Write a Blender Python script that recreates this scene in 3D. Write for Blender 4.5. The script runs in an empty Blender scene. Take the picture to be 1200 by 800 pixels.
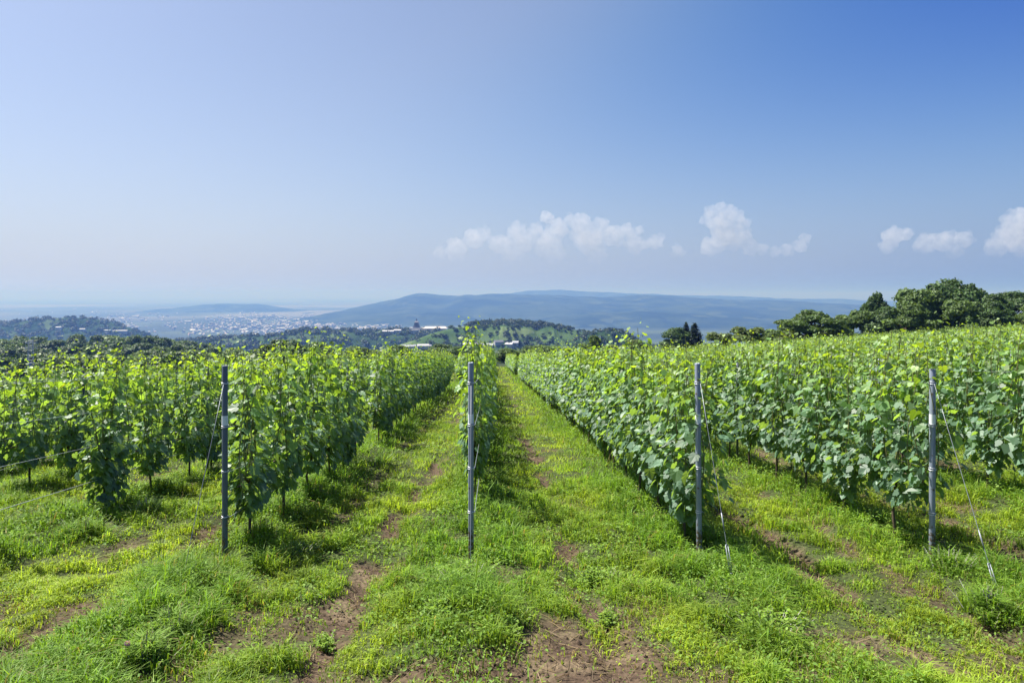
import bpy, math, random
import numpy as np
from mathutils import Vector
sc = bpy.context.scene
col = sc.collection
R = math.radians

# ------------------------------------------------------------------ camera
F = 800.0 / 1200.0            # focal length in picture widths
CAMZ = 2.05
cam = bpy.data.cameras.new('camera')
cam.sensor_width = 36.0
cam.lens = 36.0 * F
cam.shift_x = 21.0 / 1200
cam.shift_y = -55.0 / 1200
cam.clip_start = 0.1
cam.clip_end = 250000.0
camo = bpy.data.objects.new('camera', cam)
col.objects.link(camo)
camo.location = (0, 0, CAMZ)
camo.rotation_euler = (R(90), 0, 0)
sc.camera = camo

# ------------------------------------------------------------------ sky and sun
SUN_EL = 60.0
SUN_AZ = -62.0                 # from +Y towards +X
w = bpy.data.worlds.new('World')
sc.world = w
w.use_nodes = True
nt = w.node_tree
nt.nodes.clear()
out = nt.nodes.new('ShaderNodeOutputWorld')
bg = nt.nodes.new('ShaderNodeBackground')
sky = nt.nodes.new('ShaderNodeTexSky')
sky.sky_type = 'NISHITA'
sky.sun_disc = False
sky.sun_elevation = R(SUN_EL)
sky.sun_rotation = R(SUN_AZ)
sky.altitude = 300
sky.air_density = 1.0
sky.dust_density = 3.0
sky.ozone_density = 3.0
bg.inputs['Strength'].default_value = 0.051
# the photographer's polarised sky: clear air about 80-100 degrees from the sun loses its red and green
_s = Vector((math.sin(R(SUN_AZ)) * math.cos(R(SUN_EL)), math.cos(R(SUN_AZ)) * math.cos(R(SUN_EL)), math.sin(R(SUN_EL))))
tc = nt.nodes.new('ShaderNodeTexCoord')
dt = nt.nodes.new('ShaderNodeVectorMath'); dt.operation = 'DOT_PRODUCT'; dt.inputs[1].default_value = _s
nt.links.new(tc.outputs['Generated'], dt.inputs[0])
kk = nt.nodes.new('ShaderNodeMapRange'); kk.interpolation_type = 'SMOOTHSTEP'
kk.inputs[1].default_value = 0.56; kk.inputs[2].default_value = 0.04; kk.inputs[3].default_value = 0.0; kk.inputs[4].default_value = 1.0
nt.links.new(dt.outputs['Value'], kk.inputs[0])
sx = nt.nodes.new('ShaderNodeSeparateXYZ'); nt.links.new(tc.outputs['Generated'], sx.inputs[0])
zc = nt.nodes.new('ShaderNodeClamp'); zc.inputs['Max'].default_value = 0.4; nt.links.new(sx.outputs['Z'], zc.inputs[0])
kz = nt.nodes.new('ShaderNodeMath'); kz.operation = 'MULTIPLY'
z2 = nt.nodes.new('ShaderNodeMath'); z2.operation = 'MULTIPLY'; nt.links.new(zc.outputs[0], z2.inputs[0]); nt.links.new(zc.outputs[0], z2.inputs[1])
nt.links.new(kk.outputs[0], kz.inputs[0]); nt.links.new(z2.outputs[0], kz.inputs[1])
cb = nt.nodes.new('ShaderNodeCombineXYZ')
for i_, (cf, g0) in enumerate(((-23.0, 1.05), (-9.0, 1.06), (0.3, 1.12))):
    a_ = nt.nodes.new('ShaderNodeMath'); a_.operation = 'MULTIPLY'; a_.inputs[1].default_value = cf; nt.links.new(kz.outputs[0], a_.inputs[0])
    b_ = nt.nodes.new('ShaderNodeMath'); b_.operation = 'EXPONENT'; nt.links.new(a_.outputs[0], b_.inputs[0])
    c_ = nt.nodes.new('ShaderNodeMath'); c_.operation = 'MULTIPLY'; c_.inputs[1].default_value = g0; nt.links.new(b_.outputs[0], c_.inputs[0])
    # thick hazy air low down scatters more blue than the model gives it
    e0 = nt.nodes.new('ShaderNodeMath'); e0.operation = 'MULTIPLY'; e0.inputs[1].default_value = -1 / 0.14; nt.links.new(zc.outputs[0], e0.inputs[0])
    e1 = nt.nodes.new('ShaderNodeMath'); e1.operation = 'EXPONENT'; nt.links.new(e0.outputs[0], e1.inputs[0])
    e2 = nt.nodes.new('ShaderNodeMath'); e2.operation = 'MULTIPLY_ADD'; e2.inputs[1].default_value = (0.06, 0.06, 0.12)[i_]; e2.inputs[2].default_value = 1.0
    nt.links.new(e1.outputs[0], e2.inputs[0])
    d_ = nt.nodes.new('ShaderNodeMath'); d_.operation = 'MULTIPLY'; nt.links.new(c_.outputs[0], d_.inputs[0]); nt.links.new(e2.outputs[0], d_.inputs[1])
    nt.links.new(d_.outputs[0], cb.inputs[i_])
mv = nt.nodes.new('ShaderNodeVectorMath'); mv.operation = 'MULTIPLY'
nt.links.new(sky.outputs[0], mv.inputs[0]); nt.links.new(cb.outputs[0], mv.inputs[1])
# low humid air: whiter towards the sun's side, bluer away from it
hz = nt.nodes.new('ShaderNodeMapRange'); hz.inputs[1].default_value = -0.08; hz.inputs[2].default_value = 0.457
nt.links.new(dt.outputs['Value'], hz.inputs[0])
hc = nt.nodes.new('ShaderNodeMix'); hc.data_type = 'RGBA'
_k = 1 / (0.05 * 2 ** 1.3)
hc.inputs[6].default_value = (0.26 * _k, 0.39 * _k, 0.69 * _k, 1); hc.inputs[7].default_value = (0.62 * _k, 0.70 * _k, 0.88 * _k, 1)
nt.links.new(hz.outputs[0], hc.inputs[0])
f0 = nt.nodes.new('ShaderNodeMath'); f0.operation = 'MULTIPLY'; f0.inputs[1].default_value = -1 / 0.15; nt.links.new(zc.outputs[0], f0.inputs[0])
f1 = nt.nodes.new('ShaderNodeMath'); f1.operation = 'EXPONENT'; nt.links.new(f0.outputs[0], f1.inputs[0])
f2 = nt.nodes.new('ShaderNodeMath'); f2.operation = 'MULTIPLY'; f2.inputs[1].default_value = 0.95; nt.links.new(f1.outputs[0], f2.inputs[0])
hm = nt.nodes.new('ShaderNodeMix'); hm.data_type = 'RGBA'
nt.links.new(f2.outputs[0], hm.inputs[0]); nt.links.new(mv.outputs[0], hm.inputs[6]); nt.links.new(hc.outputs[2], hm.inputs[7])
nt.links.new(hm.outputs[2], bg.inputs[0])
nt.links.new(bg.outputs[0], out.inputs[0])
sl = bpy.data.lights.new('sun', 'SUN')
sl.energy = 5.0
sl.angle = R(0.53)
sl.color = (1.0, 0.955, 0.88)
so = bpy.data.objects.new('sun', sl)
col.objects.link(so)
sv = Vector((math.sin(R(SUN_AZ)) * math.cos(R(SUN_EL)), math.cos(R(SUN_AZ)) * math.cos(R(SUN_EL)), math.sin(R(SUN_EL))))
so.rotation_euler = sv.to_track_quat('Z', 'Y').to_euler()
so.location = (-30, 10, 60)
sc.view_settings.view_transform = 'Standard'
sc.view_settings.look = 'None'
sc.view_settings.exposure = 1.3
sc.view_settings.gamma = 1.0
sc.view_settings.use_curve_mapping = False
try:
    sc.cycles.use_denoising = True
    sc.cycles.denoiser = 'OPENIMAGEDENOISE'
    sc.cycles.max_bounces = 8
    sc.cycles.transmission_bounces = 6
    sc.cycles.volume_bounces = 0
except Exception:
    pass

# ------------------------------------------------------------------ helpers
def rng(s): return np.random.default_rng(s)

def hash2(ix, iy, seed):
    n = (ix.astype(np.int64) * 374761393 + iy.astype(np.int64) * 668265263 + seed * 1442695041) & 0xFFFFFFFF
    n = ((n ^ (n >> 13)) * 1274126177) & 0xFFFFFFFF
    n = (n ^ (n >> 16)) & 0xFFFFFF
    return n / float(0xFFFFFF)

def vnoise(x, y, scale, seed=0):
    x = np.asarray(x, float) / scale; y = np.asarray(y, float) / scale
    ix = np.floor(x); iy = np.floor(y)
    fx = x - ix; fy = y - iy
    fx = fx * fx * (3 - 2 * fx); fy = fy * fy * (3 - 2 * fy)
    a = hash2(ix, iy, seed); b = hash2(ix + 1, iy, seed)
    c = hash2(ix, iy + 1, seed); d = hash2(ix + 1, iy + 1, seed)
    return (a * (1 - fx) + b * fx) * (1 - fy) + (c * (1 - fx) + d * fx) * fy

def fbm(x, y, scale, seed=0, octv=4):
    s = 0; a = 0.5; t = 0
    for i in range(octv):
        s = s + a * vnoise(x, y, scale / 2 ** i, seed + i * 17); t += a; a *= 0.5
    return s / t

def sstep(a, b, x):
    t = np.clip((np.asarray(x, float) - a) / (b - a), 0, 1)
    return t * t * (3 - 2 * t)

def softplus(x, k=1.5):
    return np.log1p(np.exp(np.clip(np.asarray(x, float) * k, -40, 40))) / k * (np.asarray(x) * k < 40) + np.where(np.asarray(x) * k >= 40, x, 0)

class MB:
    """collects vertices, triangles and a per-vertex tint; build() links ONE mesh object"""
    def __init__(s): s.v = []; s.t = []; s.c = []; s.m = []; s.n = 0
    def add(s, v, t, c=None, mi=0):
        v = np.asarray(v, np.float32).reshape(-1, 3); t = np.asarray(t, np.int32).reshape(-1, 3)
        s.v.append(v); s.t.append(t + s.n); s.n += len(v)
        if c is None: c = (0.5, 0.5, 0.5)
        c = np.asarray(c, np.float32)
        if c.ndim == 1: c = np.tile(c, (len(v), 1))
        s.c.append(c); s.m.append(np.full(len(t), mi, np.int32))
    def quads(s, v, q, c=None, mi=0):
        q = np.asarray(q).reshape(-1, 4)
        s.add(v, np.concatenate([q[:, [0, 1, 2]], q[:, [0, 2, 3]]]), c, mi)
    def box(s, x0, x1, y0, y1, z0, z1, c=None, mi=0):
        v = [(x0, y0, z0), (x1, y0, z0), (x1, y1, z0), (x0, y1, z0), (x0, y0, z1), (x1, y0, z1), (x1, y1, z1), (x0, y1, z1)]
        s.quads(v, [(0, 3, 2, 1), (4, 5, 6, 7), (0, 1, 5, 4), (1, 2, 6, 5), (2, 3, 7, 6), (3, 0, 4, 7)], c, mi)
    def tube(s, pts, rad, n=8, c=None, mi=0, cap=True):
        pts = np.asarray(pts, float); k = len(pts)
        rad = np.broadcast_to(np.asarray(rad, float), (k,))
        tg = np.gradient(pts, axis=0); tg /= np.linalg.norm(tg, axis=1)[:, None] + 1e-9
        ref = np.array([0.3, 1, 0.1]) if abs(tg[0][1]) < 0.9 else np.array([1, 0.2, 0.1])
        a = np.cross(tg, ref); a /= np.linalg.norm(a, axis=1)[:, None] + 1e-9
        b = np.cross(tg, a)
        th = np.arange(n) / n * 2 * math.pi
        ring = a[:, None, :] * np.cos(th)[None, :, None] + b[:, None, :] * np.sin(th)[None, :, None]
        v = (pts[:, None, :] + ring * rad[:, None, None]).reshape(-1, 3)
        i = np.arange(k - 1)[:, None] * n; j = np.arange(n)[None, :]; j2 = (j + 1) % n
        q = np.stack([i + j, i + j2, i + n + j2, i + n + j], -1).reshape(-1, 4)
        t = np.concatenate([q[:, [0, 1, 2]], q[:, [0, 2, 3]]])
        if cap:
            v = np.concatenate([v, pts[:1], pts[-1:]])
            e = len(v)
            jj = np.arange(n); jn = (jj + 1) % n
            t = np.concatenate([t, np.stack([np.full(n, e - 2), jn, jj], -1), np.stack([np.full(n, e - 1), (k - 1) * n + jj, (k - 1) * n + jn], -1)])
        s.add(v, t, c, mi)
    def mesh(s, name, mats, smooth=False):
        v = np.concatenate(s.v); t = np.concatenate(s.t); c = np.concatenate(s.c); m = np.concatenate(s.m)
        me = bpy.data.meshes.new(name)
        me.vertices.add(len(v)); me.vertices.foreach_set('co', v.ravel())
        me.loops.add(len(t) * 3); me.loops.foreach_set('vertex_index', t.ravel())
        me.polygons.add(len(t)); me.polygons.foreach_set('loop_start', np.arange(len(t), dtype=np.int32) * 3)
        try: me.polygons.foreach_set('loop_total', np.full(len(t), 3, np.int32))
        except Exception: pass
        me.polygons.foreach_set('material_index', m)
        me.polygons.foreach_set('use_smooth', np.full(len(t), smooth, bool))
        at = me.attributes.new('tint', 'FLOAT_COLOR', 'POINT')
        at.data.foreach_set('color', np.concatenate([c, np.ones((len(c), 1), np.float32)], 1).ravel())
        me.update(calc_edges=True)
        for x in (mats if isinstance(mats, (list, tuple)) else [mats]): me.materials.append(x)
        return me
    def build(s, name, mats, parent=None, smooth=False):
        o = bpy.data.objects.new(name, s.mesh(name, mats, smooth))
        col.objects.link(o)
        if parent: o.parent = parent
        return o

def tag(o, label=None, cat=None, group=None, kind=None):
    if label: o['label'] = label
    if cat: o['category'] = cat
    if group: o['group'] = group
    if kind: o['kind'] = kind
    return o

def thing(name, label, cat, loc=(0, 0, 0), rz=0.0, group=None, scale=1.0):
    o = bpy.data.objects.new(name, None); col.objects.link(o)
    o.empty_display_size = 0.2
    o.location = loc; o.rotation_euler = (0, 0, rz); o.scale = (scale,) * 3 if np.isscalar(scale) else scale
    return tag(o, label, cat, group)

def part(name, me, parent):
    o = bpy.data.objects.new(name, me); col.objects.link(o); o.parent = parent
    return o

ORD = ['first', 'second', 'third', 'fourth', 'fifth', 'sixth', 'seventh', 'eighth', 'ninth', 'tenth', 'eleventh', 'twelfth',
       'thirteenth', 'fourteenth', 'fifteenth', 'sixteenth', 'seventeenth', 'eighteenth', 'nineteenth', 'twentieth']

# ------------------------------------------------------------------ materials
def newmat(name):
    m = bpy.data.materials.new(name); m.use_nodes = True
    n = m.node_tree; n.nodes.clear()
    o = n.nodes.new('ShaderNodeOutputMaterial')
    return m, n, o

def plain(name, colr, rough=0.6, metal=0.0, noise=0.0, scale=20.0, spec=0.5):
    m, n, o = newmat(name)
    p = n.nodes.new('ShaderNodeBsdfPrincipled')
    p.inputs['Roughness'].default_value = rough; p.inputs['Metallic'].default_value = metal
    p.inputs['Specular IOR Level'].default_value = spec
    p.inputs['Base Color'].default_value = (*colr, 1)
    if noise:
        tc = n.nodes.new('ShaderNodeTexCoord'); nz = n.nodes.new('ShaderNodeTexNoise')
        nz.inputs['Scale'].default_value = scale; nz.inputs['Detail'].default_value = 5
        mx = n.nodes.new('ShaderNodeMix'); mx.data_type = 'RGBA'
        mx.inputs[6].default_value = (*[c * (1 - noise) for c in colr], 1)
        mx.inputs[7].default_value = (*[min(1, c * (1 + noise)) for c in colr], 1)
        n.links.new(tc.outputs['Object'], nz.inputs['Vector']); n.links.new(nz.outputs['Fac'], mx.inputs[0])
        n.links.new(mx.outputs[2], p.inputs['Base Color'])
    n.links.new(p.outputs[0], o.inputs[0])
    return m

def foliage(name, trans=0.35, tmul=(1.7, 1.5, 0.5), rough=0.42, spec=0.5, underside=None):
    """leaf surface: colour from the leaf's own tint, glossy upper side, light passing through"""
    m, n, o = newmat(name)
    at = n.nodes.new('ShaderNodeAttribute'); at.attribute_name = 'tint'
    p = n.nodes.new('ShaderNodeBsdfPrincipled'); p.inputs['Roughness'].default_value = rough
    p.inputs['Specular IOR Level'].default_value = spec
    base = at.outputs['Color']
    n.links.new(base, p.inputs['Base Color'])
    mu = n.nodes.new('ShaderNodeMix'); mu.data_type = 'RGBA'; mu.blend_type = 'MULTIPLY'
    mu.inputs[0].default_value = 1.0; mu.inputs[7].default_value = (*tmul, 1)
    n.links.new(base, mu.inputs[6])
    tr = n.nodes.new('ShaderNodeBsdfTranslucent'); n.links.new(mu.outputs[2], tr.inputs['Color'])
    mx = n.nodes.new('ShaderNodeMixShader'); mx.inputs[0].default_value = trans
    n.links.new(p.outputs[0], mx.inputs[1]); n.links.new(tr.outputs[0], mx.inputs[2])
    n.links.new(mx.outputs[0], o.inputs[0])
    return m

M_vine = foliage('vine_leaf', 0.48, (2.3, 1.95, 0.35), 0.50, 0.6)
M_grass = foliage('grass_blade', 0.50, (1.35, 1.3, 0.5), 0.55, 0.3)
M_weed = foliage('weed_leaf', 0.42, (1.5, 1.4, 0.4), 0.6, 0.25)
M_tree = foliage('tree_leaf', 0.28, (1.6, 1.4, 0.5), 0.55, 0.3)
M_bark = plain('bark', (0.085, 0.065, 0.045), 0.9, 0, 0.5, 25, 0.2)
M_cane = plain('cane', (0.12, 0.13, 0.045), 0.7, 0, 0.4, 30, 0.3)
def post_material(name, colr):
    """galvanised tube: streaks down its length, mud and rust flecks near the ground"""
    m, n, o = newmat(name)
    tc = n.nodes.new('ShaderNodeTexCoord'); mp = n.nodes.new('ShaderNodeMapping'); mp.inputs['Scale'].default_value = (60, 60, 3)
    n.links.new(tc.outputs['Object'], mp.inputs['Vector'])
    a = n.nodes.new('ShaderNodeTexNoise'); a.inputs['Scale'].default_value = 1; a.inputs['Detail'].default_value = 4; n.links.new(mp.outputs[0], a.inputs['Vector'])
    b = n.nodes.new('ShaderNodeTexNoise'); b.inputs['Scale'].default_value = 22; b.inputs['Detail'].default_value = 6; n.links.new(tc.outputs['Object'], b.inputs['Vector'])
    m1 = n.nodes.new('ShaderNodeMix'); m1.data_type = 'RGBA'
    m1.inputs[6].default_value = (*[c * .72 for c in colr], 1); m1.inputs[7].default_value = (*[c * 1.25 for c in colr], 1); n.links.new(a.outputs['Fac'], m1.inputs[0])
    sx = n.nodes.new('ShaderNodeSeparateXYZ'); n.links.new(tc.outputs['Object'], sx.inputs[0])
    hz = n.nodes.new('ShaderNodeMapRange'); hz.inputs[1].default_value = 0.0; hz.inputs[2].default_value = 0.45; hz.inputs[3].default_value = 0.34; hz.inputs[4].default_value = 0.0
    n.links.new(sx.outputs['Z'], hz.inputs[0])
    ad = n.nodes.new('ShaderNodeMath'); ad.operation = 'ADD'; n.links.new(b.outputs['Fac'], ad.inputs[0]); n.links.new(hz.outputs[0], ad.inputs[1])
    st = n.nodes.new('ShaderNodeMapRange'); st.inputs[1].default_value = 0.64; st.inputs[2].default_value = 0.74; n.links.new(ad.outputs[0], st.inputs[0])
    m2 = n.nodes.new('ShaderNodeMix'); m2.data_type = 'RGBA'; m2.inputs[7].default_value = (0.11, 0.075, 0.05, 1)
    n.links.new(st.outputs[0], m2.inputs[0]); n.links.new(m1.outputs[2], m2.inputs[6])
    p = n.nodes.new('ShaderNodeBsdfPrincipled'); p.inputs['Roughness'].default_value = .5; p.inputs['Metallic'].default_value = .3
    n.links.new(m2.outputs[2], p.inputs['Base Color']); n.links.new(p.outputs[0], o.inputs[0])
    return m
M_post = post_material('galvanised_steel', (0.235, 0.27, 0.34))
M_band = plain('white_tape', (0.74, 0.76, 0.80), 0.5, 0, 0.08, 40)
M_ring = plain('tie_wire', (0.62, 0.63, 0.66), 0.4, 0.6)
M_wire = plain('wire', (0.24, 0.26, 0.29), 0.5, 0.5)
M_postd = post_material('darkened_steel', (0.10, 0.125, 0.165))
M_hard = plain('weathered_zinc', (0.22, 0.24, 0.27), 0.5, 0.5)
M_slim = plain('dark_steel', (0.06, 0.075, 0.10), 0.5, 0.3, 0.3, 14)

# ground: soil mask carried by the mesh, noise for the rest
def ground_material():
    m, n, o = newmat('ground_soil_and_turf')
    at = n.nodes.new('ShaderNodeAttribute'); at.attribute_name = 'tint'
    geo = n.nodes.new('ShaderNodeNewGeometry')
    nz = n.nodes.new('ShaderNodeTexNoise'); nz.inputs['Scale'].default_value = 28; nz.inputs['Detail'].default_value = 8
    n.links.new(geo.outputs['Position'], nz.inputs['Vector'])
    cr = n.nodes.new('ShaderNodeMapRange'); cr.inputs[1].default_value = 0.3; cr.inputs[2].default_value = 0.7
    cr.inputs[3].default_value = 0.45; cr.inputs[4].default_value = 1.5
    n.links.new(nz.outputs['Fac'], cr.inputs[0])
    mu = n.nodes.new('ShaderNodeVectorMath'); mu.operation = 'SCALE'
    n.links.new(at.outputs['Color'], mu.inputs[0]); n.links.new(cr.outputs[0], mu.inputs['Scale'])
    p = n.nodes.new('ShaderNodeBsdfPrincipled'); p.inputs['Roughness'].default_value = 0.95
    p.inputs['Specular IOR Level'].default_value = 0.15
    n.links.new(mu.outputs[0], p.inputs['Base Color'])
    bp = n.nodes.new('ShaderNodeBump'); bp.inputs['Strength'].default_value = 0.7; bp.inputs['Distance'].default_value = 0.03
    n.links.new(nz.outputs['Fac'], bp.inputs['Height']); n.links.new(bp.outputs[0], p.inputs['Normal'])
    n.links.new(p.outputs[0], o.inputs[0])
    return m

def land_material(name, dark, mid, field, s1, s2, town=None):
    """far country: woods, fields and built-up patches as the land's own colours"""
    m, n, o = newmat(name)
    geo = n.nodes.new('ShaderNodeNewGeometry')
    a = n.nodes.new('ShaderNodeTexNoise'); a.inputs['Scale'].default_value = 1.0 / s1; a.inputs['Detail'].default_value = 7; a.inputs['Roughness'].default_value = 0.6
    b = n.nodes.new('ShaderNodeTexVoronoi'); b.inputs['Scale'].default_value = 1.0 / s2
    n.links.new(geo.outputs['Position'], a.inputs['Vector']); n.links.new(geo.outputs['Position'], b.inputs['Vector'])
    r1 = n.nodes.new('ShaderNodeValToRGB')
    r1.color_ramp.elements[0].position = 0.42; r1.color_ramp.elements[0].color = (*dark, 1)
    r1.color_ramp.elements[1].position = 0.62; r1.color_ramp.elements[1].color = (*mid, 1)
    n.links.new(a.outputs['Fac'], r1.inputs[0])
    sp = n.nodes.new('ShaderNodeSeparateColor'); n.links.new(b.outputs['Color'], sp.inputs[0])
    gt = n.nodes.new('ShaderNodeMapRange'); gt.inputs[1].default_value = 0.84; gt.inputs[2].default_value = 0.9
    n.links.new(sp.outputs[0], gt.inputs[0])
    mx = n.nodes.new('ShaderNodeMix'); mx.data_type = 'RGBA'
    n.links.new(gt.outputs[0], mx.inputs[0]); n.links.new(r1.outputs[0], mx.inputs[6]); mx.inputs[7].default_value = (*field, 1)
    p = n.nodes.new('ShaderNodeBsdfPrincipled'); p.inputs['Roughness'].default_value = 1.0
    p.inputs['Specular IOR Level'].default_value = 0.0
    n.links.new(mx.outputs[2], p.inputs['Base Color'])
    n.links.new(p.outputs[0], o.inputs[0])
    return m

# ------------------------------------------------------------------ layout
SLOPE = 0.0875
SP = 2.36
ROWX = {k: -0.23 + SP * k for k in range(-16, 34)}
ROWX[-2] = -5.10; ROWX[-1] = -2.61; ROWX[1] = 2.06; ROWX[2] = 4.33
PLAIN = -255.0
_PY = np.array([-4000, 0, 450, 700, 1000, 1500, 2600, 3200, 90000.0])
_PZ = np.array([SLOPE * 4000 * 0.2, 0, -SLOPE * 450, -55, -95, -150, -245, PLAIN, PLAIN])

def macro(x, y):
    x = np.asarray(x, float); y = np.asarray(y, float)
    z = np.interp(y, _PY, _PZ)
    z = np.where((y < 0), -SLOPE * np.maximum(y, -60), z)
    k = sstep(900, 250, y)
    lat = 0.062 * softplus(x - 6.0) - 0.085 * softplus(-x - 6.0)
    lat = np.clip(lat, -14, 22)
    return z + lat * k

SOIL = [  # x, y, rx, ry, strength
    (0.66, 4.62, .58, .50, 1.0), (0.30, 4.22, .65, .28, 1.0), (-0.45, 4.20, .60, .16, .9), (-0.95, 4.15, .35, .2, .8), (-1.22, 5.45, .22, .32, 1.0),
    (-1.55, 5.2, .30, .30, .75), (-1.45, 4.75, .22, .2, .8), (2.45, 4.85, .50, .35, .62), (3.69, 5.95, .30, .28, .75), (1.18, 5.5, .22, .35, .6),
    (3.0, 6.0, .16, .8, .95), (2.95, 4.6, .2, .5, .95), (-3.35, 5.2, .24, .5, .95), (-3.2, 7.4, .12, .5, .6), (1.25, 4.3, .35, .2, .7), (3.7, 8.1, .3, .3, .7),
    (0.1, 6.2, .18, .4, .55), (0.75, 7.5, .10, .9, .6), (0.62, 6.1, .1, .3, .5), (-1.0, 6.5, .14, .35, .8), (-1.12, 8.3, .12, .7, .85), (0.95, 5.1, .18, .3, .8),
]
RUTS = [(-1.16, 1.0), (0.78, 1.0), (3.05, 0.95), (-3.3, 0.95), (-5.9, .8), (5.4, .8), (3.75, .7), (-1.9, .6), (-4.0, .6), (7.8, .8)]

def rowdist(x):
    r = np.full(np.shape(x), 99.0)
    for k in range(-16, 34): r = np.minimum(r, np.abs(np.asarray(x) - ROWX[k]))
    return r

def soil(x, y):
    x = np.asarray(x, float); y = np.asarray(y, float)
    nx = x + 0.22 * (vnoise(x, y, 0.35, 5) - 0.5) + 0.1 * (vnoise(x, y, 0.1, 6) - .5); ny = y + 0.4 * (vnoise(x, y, 0.4, 8) - 0.5)
    s = np.zeros(np.shape(x))
    for (cx, cy, rx, ry, st) in SOIL:
        d = np.sqrt(((nx - cx) / rx) ** 2 + ((ny - cy) / ry) ** 2) / 1.02
        s = np.maximum(s, st * sstep(1.25, 0.55, d))
    for rx, st in RUTS:
        wob = 0.16 * (vnoise(x * 0, y, 2.1, 31) - 0.5)
        g = sstep(0.19, 0.06, np.abs(nx - rx - wob)) * sstep(0.30, 0.55, vnoise(x * 0 + rx, y, 0.9, 41)) * st
        s = np.maximum(s, g)
    s = np.maximum(s, 0.6 * sstep(0.70, 0.82, fbm(x, y, 1.1, 77, 3)))
    return s

def ground(x, y, detail=True):
    z = macro(x, y)
    if detail:
        x = np.asarray(x, float); y = np.asarray(y, float)
        near = sstep(60, 20, y) * (1 - 0.95 * sstep(0.9, 0.25, np.hypot(np.minimum(np.abs(x - ROWX[0]), np.minimum(np.abs(x - ROWX[1]), np.minimum(np.abs(x - ROWX[2]), np.abs(x - ROWX[-1])))), y - 6.8)))
        b = 0.20 * (fbm(x, y, 1.3, 3, 3) - 0.5) + 0.04 * (vnoise(x, y, 0.22, 9) - 0.5)
        b = b + 0.05 * sstep(0.5, 0.0, rowdist(x))
        for rx, st in RUTS: b = b - 0.05 * st * sstep(0.22, 0.0, np.abs(x - rx - 0.05))
        b = b - 0.03 * soil(x, y)
        z = z + b * near
    return z

def G(x, y): return float(ground(np.array([x]), np.array([y]))[0])

def at(u, v, Y):
    return (u - 579) / 800 * Y, Y, CAMZ - (v - 345) / 800 * Y

# ------------------------------------------------------------------ terrain sheet
def build_ground():
    ys = [-40, -20, -8, -3, 0, 1.5, 2.5]
    y = 3.0
    while y < 14: ys.append(y); y += 0.05
    st = 0.05
    while y < 58000: ys.append(y); st *= 1.045; y += st
    ys += [58500]
    ys = np.array(ys)
    xs = list(np.arange(0, 9, 0.05)); st = 0.05; x = xs[-1]
    while x < 43000: st *= 1.075; x += st; xs.append(x)
    xs = np.array(xs); xs = np.concatenate([-xs[:0:-1], xs])
    X, Y = np.meshgrid(xs, ys)
    Z = ground(X, Y)
    Z = Z + sstep(1500, 4000, Y) * 14 * (fbm(X, Y, 2600, 51, 3) - 0.5)
    n, m = X.shape
    v = np.stack([X, Y, Z], -1).reshape(-1, 3)
    i = np.arange(n - 1)[:, None] * m; j = np.arange(m - 1)[None, :]
    q = np.stack([i + j, i + j + 1, i + m + j + 1, i + m + j], -1).reshape(-1, 4)
    s = soil(X, Y) * sstep(40, 15, Y)
    fn = fbm(X, Y, 0.9, 88, 4)[..., None]
    brown = np.array([0.070, 0.048, 0.032]) * (0.7 + 0.7 * fn)
    straw = np.array([0.17, 0.13, 0.08])
    brown = brown + (straw - brown) * (sstep(0.58, 0.75, fbm(X, Y, 0.25, 99, 3)) * 0.6)[..., None]
    turf = np.array([0.040, 0.052, 0.017]) * (0.75 + 0.5 * fn)
    c = turf + (brown - turf) * s[..., None]
    # far country: woods and fields, then the built-up plain
    n1 = fbm(X, Y, 520, 13, 4)[..., None]; n2 = fbm(X * 0.6, Y, 1500, 23, 4)[..., None]
    wood = np.array([0.014, 0.027, 0.013]); field = np.array([0.04, 0.06, 0.028]); pale = np.array([0.13, 0.13, 0.125])
    far = wood + (field - wood) * sstep(0.5, 0.6, n1) + 0 * n2
    far = far + (pale - far) * (sstep(0.50, 0.60, n2) * 0.75 * sstep(5200, 9000, Y)[..., None])
    f = sstep(90, 160, Y)[..., None]
    c = c + (far - c) * f
    mb = MB(); mb.quads(v, q, c.reshape(-1, 3))
    o = mb.build('ground', ground_material(), smooth=True)
    tag(o, kind='structure')
build_ground()

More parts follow.
